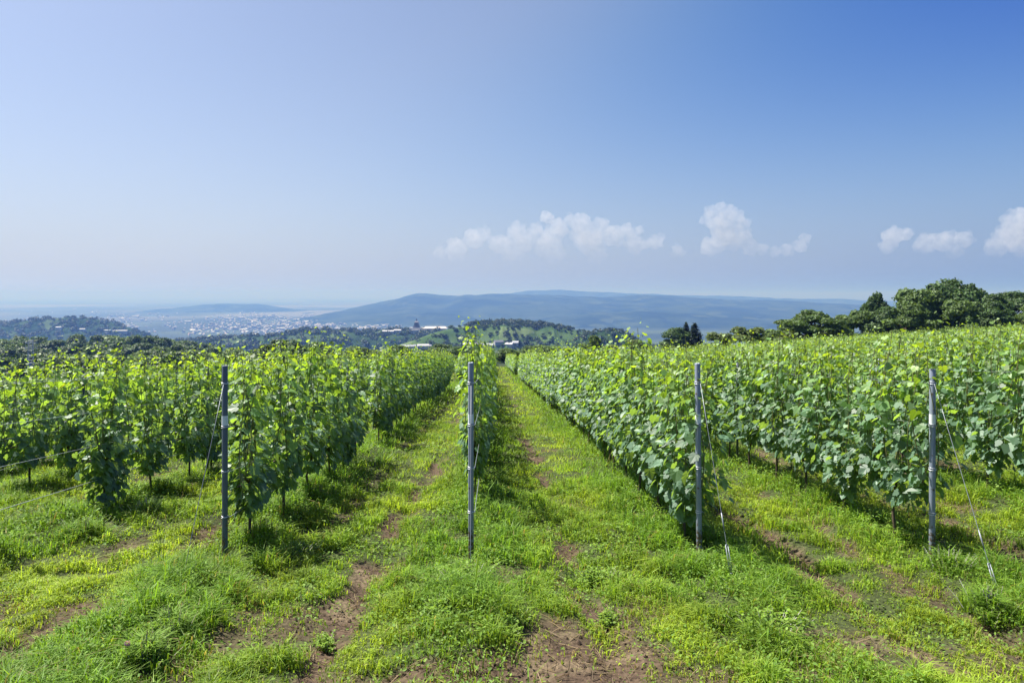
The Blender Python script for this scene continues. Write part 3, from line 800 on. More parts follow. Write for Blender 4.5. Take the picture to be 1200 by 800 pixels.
# ------------------------------------------------------------------ grass
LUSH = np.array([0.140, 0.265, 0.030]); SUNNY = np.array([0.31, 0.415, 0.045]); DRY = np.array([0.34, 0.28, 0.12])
def grass():
    r = rng(21)
    mb = MB()
    def band(y0, y1, dens, wid, hmul, segs, lim):
        area_n = int(((y1 ** 2 - y0 ** 2) * 0.5 * 1.62 + 4.4 * (y1 - y0)) * dens)
        y = np.sqrt(r.uniform(y0 ** 2, y1 ** 2, area_n))
        x = r.uniform(-1, 1, area_n) * (0.81 * y + 2.2) + 0.02 * y
        s = soil(x, y)
        tuft = np.clip((vnoise(x, y, 0.10, 61) * 0.45 + vnoise(x, y, 0.27, 62) * 0.55 - .5) * 1.7 + .5, 0, 1)
        rd = rowdist(x)
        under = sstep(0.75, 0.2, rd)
        p = (1 - 0.92 * s) * (0.14 + 1.0 * tuft)
        kp = r.random(area_n) < p
        x, y, s, tuft, under = x[kp], y[kp], s[kp], tuft[kp], under[kp]
        n = len(x)
        z = ground(x, y)
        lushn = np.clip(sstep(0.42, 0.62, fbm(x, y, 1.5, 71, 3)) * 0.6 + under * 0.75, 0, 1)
        h = (0.026 + 0.15 * tuft ** 1.8 + 0.13 * lushn * tuft + 0.07 * under * tuft) * r.uniform(0.55, 1.35, n) * hmul * (1 - 0.4 * s) * 0.72 * (1 - 0.5 * sstep(0.5, 0.15, np.min([np.hypot(x - ROWX[k_], y - 6.8) for k_ in (-1, 0, 1, 2)], axis=0)))
        tall = r.random(n) < 0.006
        h = np.where(tall, h * 2.0, h)
        a = r.uniform(0, 2 * math.pi, n)
        bend = r.uniform(0.3, 1.25, n)
        dx, dy = np.cos(a), np.sin(a)
        wd = wid * r.uniform(0.6, 1.4, n)
        fa = a + r.uniform(0.8, 2.3, n)
        sx, sy = np.cos(fa), np.sin(fa)
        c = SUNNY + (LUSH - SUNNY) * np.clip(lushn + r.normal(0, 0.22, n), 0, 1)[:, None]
        dry = r.random(n) < 0.035 + 0.22 * s
        c[dry] = DRY * r.uniform(0.5, 1.1, (dry.sum(), 1))
        c = c * r.uniform(0.55, 1.4, (n, 1)) * (0.75 + 0.4 * vnoise(x, y, 0.6, 64))[:, None]
        B = np.stack([x, y, z - 0.006], -1); S_ = np.stack([sx, sy, 0 * sx], -1); D = np.stack([dx, dy, 0 * dx], -1)
        U = np.array([0, 0, 1.0])
        b0 = B - S_ * (wd / 2)[:, None]; b1 = B + S_ * (wd / 2)[:, None]
        mid = B + U * (h * 0.62)[:, None] + D * (h * bend * 0.22)[:, None]
        tip = B + U * (h * (1.0 - 0.35 * bend))[:, None] + D * (h * bend * 0.85)[:, None]
        if segs == 2:
            m0 = mid - S_ * (wd * 0.42)[:, None]; m1 = mid + S_ * (wd * 0.42)[:, None]
            v = np.stack([b0, b1, m0, m1, tip], 1).reshape(-1, 3)
            t = (np.arange(n) * 5)[:, None, None] + np.array([(0, 1, 3), (0, 3, 2), (2, 3, 4)])[None]
            mb.add(v, t.reshape(-1, 3), np.repeat(c, 5, 0))
        else:
            v = np.stack([b0, b1, tip], 1).reshape(-1, 3)
            t = (np.arange(n) * 3)[:, None, None] + np.array([(0, 1, 2)])[None]
            mb.add(v, t.reshape(-1, 3), np.repeat(c, 3, 0))
    band(2.6, 6.5, 6500, 0.0072, 1.0, 2, 0)
    band(6.5, 11, 3200, 0.0098, 1.05, 2, 0)
    band(11, 22, 950, 0.017, 1.15, 1, 0)
    band(22, 48, 210, 0.038, 1.3, 1, 0)
    band(48, 110, 30, 0.09, 1.6, 1, 0)
    o = mb.build('grass', M_grass)
    tag(o, 'sunlit mown grass covering the lanes between the vine rows', 'grass', kind='stuff')
    print('grass tris', sum(len(t) for t in mb.t))
    # low broad-leaved ground cover
    mb = MB()
    def cover(y0, y1, dens, sz):
        n = int(((y1 ** 2 - y0 ** 2) * 0.5 * 1.62 + 4.4 * (y1 - y0)) * dens)
        y = np.sqrt(r.uniform(y0 ** 2, y1 ** 2, n)); x = r.uniform(-1, 1, n) * (0.81 * y + 2.2)
        m = sstep(0.52, 0.66, fbm(x, y, 0.6, 171, 3)) * (1 - 0.85 * soil(x, y)) + 0.03; un = sstep(0.6, 0.15, rowdist(x)); m = np.clip(m + 0.65 * un * sstep(.35, .6, fbm(x, y, 0.5, 175, 2)), 0, 1)
        kp = r.random(n) < m
        x, y = x[kp], y[kp]; n = len(x)
        z = ground(x, y) + r.uniform(0.01, 0.07, n) * (1 + 2.2 * un[kp])
        a = r.uniform(0, 2 * math.pi, n)
        nr = np.stack([r.normal(0, .4, n), r.normal(0, .4, n), np.ones(n)], -1)
        tp = np.stack([np.cos(a), np.sin(a), r.uniform(-.3, .5, n)], -1)
        c = (np.array([0.11, 0.22, 0.034]) + (np.array([0.20, 0.31, 0.045]) - np.array([0.11, 0.22, 0.034])) * r.random((n, 1))) * r.uniform(.7, 1.25, (n, 1))
        leaves(mb, np.stack([x, y, z], -1), tp, nr, sz * r.uniform(.6, 1.4, n), c, T_OVAL)
    cover(2.6, 7, 900, 0.024)
    cover(7, 14, 700, 0.032)
    cover(14, 30, 160, 0.06)
    o = mb.build('ground_cover', M_weed)
    tag(o, 'low broad-leaved weeds mixed into the grass', 'weeds', kind='stuff')
grass()

# dead stalks and clods on the bare soil
def litter():
    r = rng(33); mb = MB()
    n = 16000
    y = np.sqrt(r.uniform(3.7 ** 2, 11 ** 2, n)); x = y * r.uniform(-.78, .82, n)
    kp = r.random(n) < soil(x, y)
    x, y = x[kp], y[kp]; n = len(x); z = ground(x, y)
    for i in range(n):
        a = r.uniform(0, 6.28); L = r.uniform(0.02, 0.09); e = r.normal(0, .012)
        p = np.array([x[i], y[i], z[i] + 0.006]); d = np.array([math.cos(a) * L, math.sin(a) * L, e])
        mb.tube([p - d, p + np.array([0, 0, .006]), p + d], r.uniform(0.0012, 0.003), 3, np.array([0.30, 0.235, 0.14]) * r.uniform(.5, 1.2), cap=False)
    o = mb.build('dry_stalks', M_weed); tag(o, 'dry straw lying on the bare soil', 'straw', kind='stuff')
    mb = MB(); n = 14000
    y = np.sqrt(r.uniform(3.7 ** 2, 10 ** 2, n)); x = y * r.uniform(-.78, .82, n)
    kp = r.random(n) < soil(x, y); x, y = x[kp], y[kp]; n = len(x); z = ground(x, y)
    ico = np.array([(0, 0, 1), (.9, 0, .3), (.28, .85, .3), (-.73, .53, .3), (-.73, -.53, .3), (.28, -.85, .3), (0, 0, -.5)], float)
    tri = np.array([(0, 1, 2), (0, 2, 3), (0, 3, 4), (0, 4, 5), (0, 5, 1), (6, 2, 1), (6, 3, 2), (6, 4, 3), (6, 5, 4), (6, 1, 5)])
    s = r.uniform(.005, .026, n) * (r.random(n) ** .5)
    v = np.stack([x, y, z], -1)[:, None, :] + (ico[None] * r.uniform(.6, 1.3, (n, 7, 1))) * s[:, None, None]
    c = np.array([0.075, 0.052, 0.035]) * r.uniform(.6, 1.5, (n, 1))
    mb.add(v.reshape(-1, 3), ((np.arange(n) * 7)[:, None, None] + tri[None]).reshape(-1, 3), np.repeat(c, 7, 0))
    o = mb.build('soil_clods', M_bark_tint if False else M_clod); tag(o, 'brown crumbs of soil on the bare patches', 'soil', kind='stuff')
def tinted(name, rough):
    m, n, o = newmat(name)
    a = n.nodes.new('ShaderNodeAttribute'); a.attribute_name = 'tint'
    p = n.nodes.new('ShaderNodeBsdfPrincipled'); p.inputs['Roughness'].default_value = rough; p.inputs['Specular IOR Level'].default_value = .2
    n.links.new(a.outputs['Color'], p.inputs['Base Color']); n.links.new(p.outputs[0], o.inputs[0])
    return m
M_clod = tinted('soil_clod', 0.95)
litter()

# ------------------------------------------------------------------ weed clumps one can point at
def weed_mesh(seed, n_stem, h, spread, leaf, broad, colr):
    r = rng(seed); lf = MB(); st = MB()
    for s in range(n_stem):
        a = r.uniform(0, 6.28); rad = spread * r.random() ** .7 * (0.6 + 0.4 * math.sin(a * 3 + seed))
        hh = h * r.uniform(.5, 1.1) * (1 - 0.5 * rad / spread)
        b = np.array([math.cos(a) * rad * .7, math.sin(a) * rad * .7, -0.02])
        tpt = np.array([math.cos(a) * rad * 1.25, math.sin(a) * rad * 1.25, hh])
        md = (b + tpt) / 2 + np.array([0, 0, hh * .12])
        st.tube([b, md, tpt], [.004, .003, .0015], 4, cap=False)
        m = int(r.integers(7, 14))
        f = np.linspace(.15, 1, m)[:, None]
        P = b * (1 - f) ** 2 + 2 * md * f * (1 - f) + tpt * f ** 2
        an = r.uniform(0, 6.28, m)
        tp = np.stack([np.cos(an), np.sin(an), r.uniform(-.2, .7, m)], -1)
        nr = np.stack([r.normal(0, .35, m), r.normal(0, .35, m), np.ones(m)], -1)
        c = np.array(colr) * r.uniform(.7, 1.35, (m, 1))
        leaves(lf, P, tp, nr, leaf * r.uniform(.6, 1.3, m), c, T_OVAL)
        if not broad:
            m = 10
            an = r.uniform(0, 6.28, m)
            for q in range(m):
                L = hh * r.uniform(.7, 1.3); wd = .004
                d = np.array([math.cos(an[q]), math.sin(an[q]), 0]); sd = np.array([-d[1], d[0], 0])
                p0 = b + d * .02; p1 = b + d * L * .25 + np.array([0, 0, L * .7]); p2 = b + d * L * .75 + np.array([0, 0, L * .8])
                lf.add([p0 - sd * wd, p0 + sd * wd, p1 + sd * wd, p1 - sd * wd, p2], [(0, 1, 2), (0, 2, 3), (3, 2, 4)], np.array(colr) * r.uniform(.7, 1.3))
    return lf.mesh('leaves', M_weed), st.mesh('stems', M_weed)
def weeds():
    A = [weed_mesh(300 + i, 80, .17, .34, .038, True, (.17, .28, .034)) for i in range(3)]
    Bm = [weed_mesh(320 + i, 55, .24, .36, .020, False, (.15, .26, .032)) for i in range(3)]
    def px(u, v): 
        y = 1.97 * 800 / (v - 415); return (u - 579) * y / 800, y
    L = [(A, 548, 690, 1.0, 'leafy weed clump at the foot of the second metal post from the left'),
         (A, 520, 725, .85, 'broad-leaved weed clump below the second post, just above the bare soil'),
         (A, 592, 735, .7, 'dark weed clump between the middle post and the large bare patch'),
         (A, 700, 668, .9, 'bright leafy weed clump on the lane in front of the dense hedge'),
         (A, 712, 715, .7, 'lower bright weed clump beside the bare patch in the lane'),
         (A, 905, 735, 1.05, 'big bushy weed in the foreground between the two right posts'),
         (A, 880, 690, .8, 'weed clump near the anchor of the turnbuckle guy wire'),
         (Bm, 820, 655, .7, 'weeds around the foot of the third metal post from the left'),
         (Bm, 1110, 665, 1.0, 'tall grassy tuft beside the foot of the rightmost metal post'),
         (Bm, 1160, 705, 1.0, 'tall grassy tuft where the rightmost guy wire meets the ground'),
         (Bm, 265, 680, .8, 'grassy tuft at the foot of the leftmost metal post'),
         (Bm, 200, 740, .95, 'lush green tuft in the left foreground below the slanting wire'),
         (Bm, 170, 765, .9, 'lush tuft in the left foreground beside a tiny purple flower'),
         (Bm, 100, 622, 1.1, 'long weedy hump of tall grass under the left rows, nearer half'),
         (Bm, 170, 597, 1.1, 'long weedy hump of tall grass under the left rows, farther half'),
         (A, 380, 735, .55, 'small weed clump beside the brown patch left of the middle lane'),
         (A, 345, 640, .8, 'shaded weeds under the first vine of the leftmost post row'),
         (A, 690, 655, .45, 'pale small weed just above the bright clump in the lane')]
    for i, (pool, u, v, s, lab) in enumerate(L):
        x, y = px(u, v)
        t = thing('weed_clump', lab, 'weed', (x, y, G(x, y)), i * 1.3, 'weed clumps in the foreground', s)
        a, b = pool[i % 3]
        part('leaves', a, t); part('stems', b, t)
    x, y = px(149, 772)
    t = thing('clover_flower', 'tiny purple flower head in the left foreground grass', 'flower', (x, y, G(x, y)))
    m = MB(); m.tube([(0, 0, -.02), (.005, 0, .08), (0, .005, .15)], .0015, 4, (.1, .18, .04)); m.build('stem', M_weed, t)
    m = MB(); r = rng(5)
    P = r.normal(size=(60, 3)); P /= np.linalg.norm(P, axis=1)[:, None]
    leaves(m, P * .008 + np.array([0, .005, .155]), P, np.cross(P, r.normal(size=(60, 3))), np.full(60, .014), np.tile((.42, .28, .45), (60, 1)), T_OVAL)
    m.build('flower_head', M_weed, t)
weeds()

# ------------------------------------------------------------------ trees
def crown(r, lobes, leaf, per, colr, flat=1.0):
    mb = MB()
    for (c, rad, sq) in lobes:
        n = int(per * rad * rad)
        d = r.normal(size=(n, 3)); d /= np.linalg.norm(d, axis=1)[:, None]
        d[:, 2] = np.where(d[:, 2] < -0.3, -d[:, 2], d[:, 2])
        rr = rad * (0.62 + 0.45 * r.random(n) ** 0.6)
        bumps = 1 + 0.16 * np.sin(d[:, 0] * 5 + c[0] * 3) * np.sin(d[:, 1] * 6 + c[1]) + 0.12 * np.sin(d[:, 2] * 7 + c[2])
        P = np.array(c) + d * (rr * bumps)[:, None] * np.array([1, 1, sq])
        nr = d + r.normal(0, .45, (n, 3)); tp = r.normal(size=(n, 3)) + np.array([0, 0, -.4])
        cc = np.array(colr) * r.uniform(.6, 1.5, (n, 1)) * r.uniform(.85, 1.2)
        leaves(mb, P, tp, nr, leaf * r.uniform(.6, 1.4, n), cc, T_QUAD)
    return mb.mesh('crown', M_tree)

def limbs(r, lobes, h, r0):
    mb = MB()
    top = np.array([0, 0, h * .45])
    mb.tube([(0, 0, -1.0), (r.normal(0, .01) * h, 0, h * .2), top], [r0 * 1.3, r0, r0 * .8], 8)
    for (c, rad, sq) in lobes:
        c = np.array(c); m = (top + c) / 2 + r.normal(0, .04 * h, 3)
        mb.tube([top * .9, m, c], [r0 * .55, r0 * .35, r0 * .12], 6, cap=False)
    return mb.mesh('trunk', M_bark, True)

def make_tree(seed, kind):
    """a tree about 10 m tall"""
    r = rng(seed)
    if kind == 'round':
        lobes = [((0, 0, 6.6), 2.9, .95)] + [((math.cos(a) * rr, math.sin(a) * rr, z), q, .85) for a, rr, z, q in
                 [(r.uniform(0, 6.28), r.uniform(1.5, 3.0), r.uniform(3.2, 7.8), r.uniform(1.2, 2.2)) for _ in range(13)]]
        lobes += [((math.cos(a) * 2.4, math.sin(a) * 2.4, 1.9), 1.7, .9) for a in np.linspace(0, 5.2, 6)]
        lobes += [((r.normal(0, .9), r.normal(0, .9), 8.6), 1.3, .9)]
        return limbs(r, lobes, 10, .22), crown(r, lobes, .34, 330, (.050, .094, .024))
    if kind == 'bright':
        lobes = [((math.cos(a) * rr, math.sin(a) * rr, z), q, .8) for a, rr, z, q in
                 [(r.uniform(0, 6.28), r.uniform(.6, 3.1), r.uniform(3.0, 8.6), r.uniform(1.1, 2.0)) for _ in range(16)]]
        lobes += [((math.cos(a) * 2.2, math.sin(a) * 2.2, 1.8), 1.7, .9) for a in np.linspace(0, 5.2, 6)]
        return limbs(r, lobes, 10, .2), crown(r, lobes, .34, 330, (.075, .125, .028))
    if kind == 'spread':
        lobes = [((math.cos(a) * rr, math.sin(a) * rr, 9.0 - rr * .34 + r.normal(0, .35)), r.uniform(1.3, 2.1), .42) for a, rr in
                 [(r.uniform(0, 6.28), 7.2 * math.sqrt(r.random())) for _ in range(26)]]
        lobes += [((math.cos(a) * 5.5, math.sin(a) * 5.5, 5.6), 1.9, .5) for a in np.linspace(0, 6, 9)]
        lobes += [((math.cos(a) * 4.5, math.sin(a) * 4.5, 2.4), 2.2, .9) for a in np.linspace(0, 5.2, 6)]
        return limbs(r, lobes, 10, .3), crown(r, lobes, .36, 300, (.068, .118, .027))
    if kind == 'shrub':
        lobes = [((math.cos(a) * rr, math.sin(a) * rr, z), q, .85) for a, rr, z, q in
                 [(r.uniform(0, 6.28), r.uniform(0, 4.6), r.uniform(2.5, 8.2), r.uniform(1.2, 2.1)) for _ in range(18)]]
        return limbs(r, lobes, 10, .16), crown(r, lobes, .42, 230, (.095, .135, .04))
    if kind == 'conifer':
        mb = MB()
        for i in range(16):
            z = 1.2 + i * .54; rad = 2.5 * (1 - i / 16.5) ** .85
            for a in np.linspace(0, 6.28, 10, endpoint=False) + i * .7:
                n = int(16 * rad + 8)
                f = r.uniform(.1, 1, n)
                ln = rad * r.uniform(.75, 1.15)
                P = np.stack([np.cos(a + r.normal(0, .22, n)) * f * ln, np.sin(a + r.normal(0, .22, n)) * f * ln, z - f * ln * .28 + r.normal(0, .12, n)], -1)
                nr = np.stack([r.normal(0, .5, n), r.normal(0, .5, n), np.ones(n)], -1)
                tp = np.stack([np.full(n, math.cos(a)), np.full(n, math.sin(a)), -.3 + r.normal(0, .3, n)], -1)
                leaves(mb, P, tp, nr, r.uniform(.2, .45, n), np.array([.016, .034, .016]) * r.uniform(.6, 1.5, (n, 1)), T_QUAD)
        P = np.stack([r.normal(0, .12, 60), r.normal(0, .12, 60), r.uniform(9.2, 10.1, 60)], -1)
        leaves(mb, P, r.normal(size=(60, 3)), r.normal(size=(60, 3)), np.full(60, .3), np.tile((.016, .034, .016), (60, 1)), T_QUAD)
        t = MB(); t.tube([(0, 0, -1), (0, 0, 4), (0, 0, 9.6)], [.22, .15, .03], 8)
        return t.mesh('trunk', M_bark, True), mb.mesh('crown', M_tree)
TREES = {'round': [make_tree(400 + i, 'round') for i in range(5)], 'bright': [make_tree(420 + i, 'bright') for i in range(3)],
         'spread': [make_tree(440, 'spread')], 'shrub': [make_tree(450 + i, 'shrub') for i in range(2)], 'conifer': [make_tree(460 + i, 'conifer') for i in range(2)]}
_tc = [0]
def tree(kind, u, vtop, Y, wpx, label, group=None, name='broadleaf_tree'):
    x, _, zt = at(u, vtop, Y)
    zb = float(macro(np.array([x]), np.array([Y]))[0])
    h = max(2.0, zt - zb)
    nat = {'round': 8.6, 'bright': 8.4, 'spread': 16.5, 'shrub': 12.2, 'conifer': 5.2}[kind]
    s = wpx / 800 * Y / nat
    pool = TREES[kind]; i = _tc[0] % len(pool); _tc[0] += 1
    t = thing(name, label, 'tree' if kind != 'shrub' else 'shrub', (x, Y, zb), _tc[0] * 2.1, group, (s, s, h / 10.2))
    part('trunk', pool[i][0], t); part('crown', pool[i][1], t)
GR = 'trees beyond the vineyard on the right'
tree('round', 1112, 325, 108, 62, 'tallest rounded tree of the dark grove at the right', GR)
tree('bright', 1078, 336, 104, 56, 'bushy tree just left of the tallest tree in the right grove', GR)
tree('round', 1145, 336, 112, 58, 'dense tree just right of the tallest tree in the right grove', GR)
tree('round', 1185, 340, 110, 60, 'dark tree of the right grove nearest the right edge', GR)
tree('round', 1225, 336, 112, 60, 'dark tree of the right grove cut by the right edge', GR)
tree('round', 1026, 341, 114, 30, 'thin dark treetop standing up at the left end of the right grove', GR)
tree('round', 1040, 358, 106, 48, 'low dark tree filling the left end of the right grove', GR)
tree('bright', 1012, 362, 108, 34, 'small tree between the spreading tree and the right grove', GR)
tree('bright', 1062, 352, 100, 44, 'mid-height sunlit tree in front of the right grove', GR)
tree('round', 1165, 352, 102, 44, 'lower tree filling the front of the right grove', GR)
tree('bright', 1128, 350, 99, 44, 'sunlit front tree below the tallest tree in the right grove', GR)
tree('bright', 1205, 352, 100, 46, 'sunlit lower tree at the front right edge of the grove', GR)
tree('round', 1095, 345, 106, 44, 'dark inner tree of the right grove left of centre', GR)
tree('spread', 951, 364, 96, 82, 'flat-topped spreading tree left of the right grove', GR)
tree('shrub', 884, 380, 100, 70, 'greyish green shrub left of the flat-topped spreading tree', GR, 'shrub')
tree('shrub', 852, 389, 100, 46, 'low shrub between the conifers and the greyish green shrub', GR, 'shrub')
tree('bright', 910, 385, 96, 30, 'small sparse bush in front of the spreading tree', GR)
tree('conifer', 804, 377.5, 175, 24, 'shorter pointed conifer of the dark pair', 'conifers behind the vines', 'conifer')
tree('conifer', 814, 378, 172, 30, 'broader pointed conifer on the right of the dark pair', 'conifers behind the vines', 'conifer')
tree('round', 790, 383, 170, 36, 'round dark tree just left of the two conifers', GR)
tree('bright', 694, 390, 140, 24, 'small light green tree in front of the dark knoll')
tree('bright', 982, 368, 104, 46, 'low leafy tree filling the gap right of the flat-topped spreading tree', GR)
tree('shrub', 925, 384, 94, 52, 'hedge-like shrub under the left side of the flat-topped spreading tree', GR, 'shrub')
tree('shrub', 975, 382, 94, 52, 'hedge-like shrub under the right side of the flat-topped spreading tree', GR, 'shrub')
tree('round', 1165, 343, 108, 50, 'dark tree joining the crowns right of the tallest tree in the right grove', GR)
tree('shrub', 742, 397, 130, 26, 'low bush between the dark knoll and the round dark tree', None, 'shrub')
tree('shrub', 757, 402, 128, 22, 'lowest bush right of the dark knoll', None, 'shrub')
GM = 'trees behind the middle vine rows'
for (kd, u, v, Y, wp, lab) in [
    ('round', 338, 396, 190, 58, 'large dark dome of a tree behind the left vine rows'), ('round', 310, 402, 185, 34, 'shorter dark tree left of the large dark dome'),
    ('round', 388, 404, 175, 44, 'dark round tree right of the large dark dome'), ('round', 372, 399, 215, 34, 'bluish tree peeking between the dome and the tree right of it'),
    ('bright', 418, 405, 170, 34, 'small tree behind the tall vine shoot at the centre left'), ('bright', 466, 401, 165, 40, 'olive green tree behind the end of the leftmost post row'),
    ('round', 515, 402, 175, 36, 'dark tree left of the second metal post'), ('round', 535, 405, 165, 44, 'low dark tree right behind the top of the second metal post'),
    ('bright', 592, 406, 160, 42, 'rounded green tree just right of the second metal post'), ('round', 620, 404, 190, 30, 'dark tree below the orchard hill'),
    ('bright', 640, 404, 175, 38, 'flat green tree at the foot of the orchard hill'), ('shrub', 662, 406, 160, 26, 'pale bush below the right part of the orchard hill'),
    ('round', 560, 410, 180, 36, 'low tree behind the top of the middle vine row'), ('bright', 440, 409, 180, 30, 'low tree left of the olive green tree'),
    ('shrub', 715, 404, 150, 30, 'bush in front of the dark knoll, right of the light green tree')]:
    tree(kd, u, v, Y, wp, lab, GM, 'shrub' if kd == 'shrub' else 'broadleaf_tree')

def belt():
    r = rng(77)
    rows = [(430, [392, 395, 393, 394, 397, 391, 392, 391.5, 392, 393, 396, 399, 401], -20, 22, 42, 'back'),
            (330, [404, 402, 405, 404, 402, 400, 401, 402, 404, 406], -10, 28, 50, 'middle'),
            (230, [416, 412, 414, 415, 410, 408, 406, 409], 5, 36, 60, 'front')]
    for (Y, vs, u0, du, wp, nm) in rows:
        for i, v in enumerate(vs):
            u = u0 + i * du + r.normal(0, 3)
            kd = 'round' if r.random() < .72 else 'bright'
            tree(kd, u, v + r.normal(0, 1), Y + r.normal(0, 12), wp * r.uniform(.85, 1.15), f'dark broadleaf tree, {ORD[i]} from the left in the {nm} line of the left wood', 'trees of the wood on the left')
belt()

# ------------------------------------------------------------------ orchard and wood on the near hill
def hill_trees():
    r = rng(91)
    me = []
    for i in range(4):
        lobes = [((r.normal(0, 1.2), r.normal(0, 1.2), r.uniform(2.2, 4.6)), r.uniform(1.4, 2.2), .85) for _ in range(6)]
        me.append(crown(r, lobes, .8, 34, (.04, .075, .024)))
    n = 0
    for i in range(600):
        u = r.uniform(520, 712); T = r.uniform(-.75, .05)
        x = (u - 579) / 800 * 1150; y = 1150 + T * 170
        z = hillz(NEAR, x, y)
        v = 345 - (z - CAMZ) / y * 800
        if v > 408: continue
        o = bpy.data.objects.new('orchard_tree', me[i % 4]); col.objects.link(o)
        o.location = (x, y, z - .5); o.rotation_euler = (0, 0, i); o.scale = (r.uniform(.7, 1.1),) * 3
        tag(o, 'small round tree dotting the sunlit slope of the orchard hill', 'tree', 'orchard trees on the hillside')
        n += 1
        if n >= 130: break
    mb = MB()
    # crest wood reads as one mass
    def wood(H, Y, D, u0, u1, t0, t1, n, size, seed):
        rr = rng(seed)
        for i in range(n):
            u = rr.uniform(u0, u1); T = rr.uniform(t0, t1)
            x = (u - 579) / 800 * Y; y = Y + T * D; z = hillz(H, x, y)
            k = 46
            d = rr.normal(size=(k, 3)); d /= np.linalg.norm(d, axis=1)[:, None]; d[:, 2] = np.abs(d[:, 2])
            s = size * rr.uniform(.6, 1.25)
            P = np.array([x, y, z]) + d * s * np.array([1, 1, 1.15]) * rr.uniform(.8, 1.1, (k, 1))
            leaves(mb, P, rr.normal(size=(k, 3)), d + rr.normal(0, .35, (k, 3)), s * rr.uniform(.35, .6, k), np.array([.022, .043, .017]) * rr.uniform(.7, 1.4, (k, 1)), T_QUAD)
    wood(NEAR, 1150, 170, 545, 668, -.14, .2, 190, 4.6, 1)
    wood(NEAR, 1150, 170, 480, 560, -.6, -.2, 60, 4.5, 2)
    wood(NEAR, 1150, 170, 590, 640, -.5, -.3, 40, 4.2, 9)
    wood(LOW, 1600, 220, 155, 565, -.7, .25, 760, 6.5, 3)
    wood(LEFT, 2150, 330, -40, 175, -.75, .2, 420, 7.5, 4)
    wood(KNOLL, 950, 80, 672, 780, -.8, .3, 150, 4.0, 5)
    o = mb.build('hill_wood', M_tree)
    tag(o, 'dark wood covering the crests of the hills in the middle distance', 'wood', kind='stuff')
hill_trees()

# ------------------------------------------------------------------ buildings
def land_height(x, y):
    z = float(macro(np.array([x]), np.array([y]))[0])
    for H in HILLS:
        xx, Yv, Z = H
        if xx[0] < x < xx[-1]:
            j = int(np.clip(np.searchsorted(xx, x), 0, len(xx) - 1))
            if Yv[0, j] < y < Yv[-1, j]: z = max(z, float(np.interp(y, Yv[:, j], Z[:, j])))
    return z
def on_land(u, v, y0=300.0, y1=12000.0):
    """the point of the land seen at a place of the photograph: where a building there stands"""
    y = y0
    while y < y1:
        x = (u - 579) / 800 * y
        if CAMZ - (v - 345) / 800 * y <= land_height(x, y): break
        y *= 1.004
    return x, y, land_height(x, y)
M_wallw = plain('pale_wall', (0.46, 0.445, 0.43), .8); M_wallp = plain('pinkish_wall', (0.60, 0.50, 0.46), .8); M_wallg = plain('grey_wall', (0.36, 0.36, 0.38), .8)
M_roofg = plain('grey_roof', (0.26, 0.27, 0.30), .6); M_roofd = plain('dark_roof', (0.09, 0.095, 0.12), .6); M_roofw = plain('bright_roof', (0.46, 0.455, 0.46), .6); M_roofp = plain('dull_pale_roof', (0.34, 0.335, 0.35), .7); M_roofb = plain('brown_roof', (0.30, 0.20, 0.16), .7)
def gable(wx, wy, hw, hr, over=.4):
    w_ = MB(); x, y = wx / 2, wy / 2
    w_.box(-x, x, -y, y, -3, hw)
    for s in (-1, 1): w_.add([(s * x, -y, hw), (s * x, y, hw), (s * x, 0, hw + hr)], [(0, 1, 2)])
    rf = MB(); X, Yo = x + over, y + over; dz = -over * hr / y
    v = []
    for s in (-1, 1):
        v = [(-X, s * Yo, hw + dz + .03), (X, s * Yo, hw + dz + .03), (X, 0, hw + hr + .03), (-X, 0, hw + hr + .03), (-X, s * Yo, hw + dz + .25), (X, s * Yo, hw + dz + .25), (X, 0, hw + hr + .25), (-X, 0, hw + hr + .25)]
        rf.quads(v, [(0, 1, 2, 3), (4, 5, 6, 7), (0, 1, 5, 4), (1, 2, 6, 5), (0, 3, 7, 4)])
    return w_, rf
def house_mesh(wx, wy, hw, hr, mw, mr):
    a, b = gable(wx, wy, hw, hr)
    m = MB(); m.v = a.v + b.v; m.c = a.c + b.c; m.n = a.n + b.n
    m.t = a.t + [t + a.n for t in b.t]; m.m = a.m + [x + 1 for x in b.m]
    return m.mesh('town_house', [mw, mr])
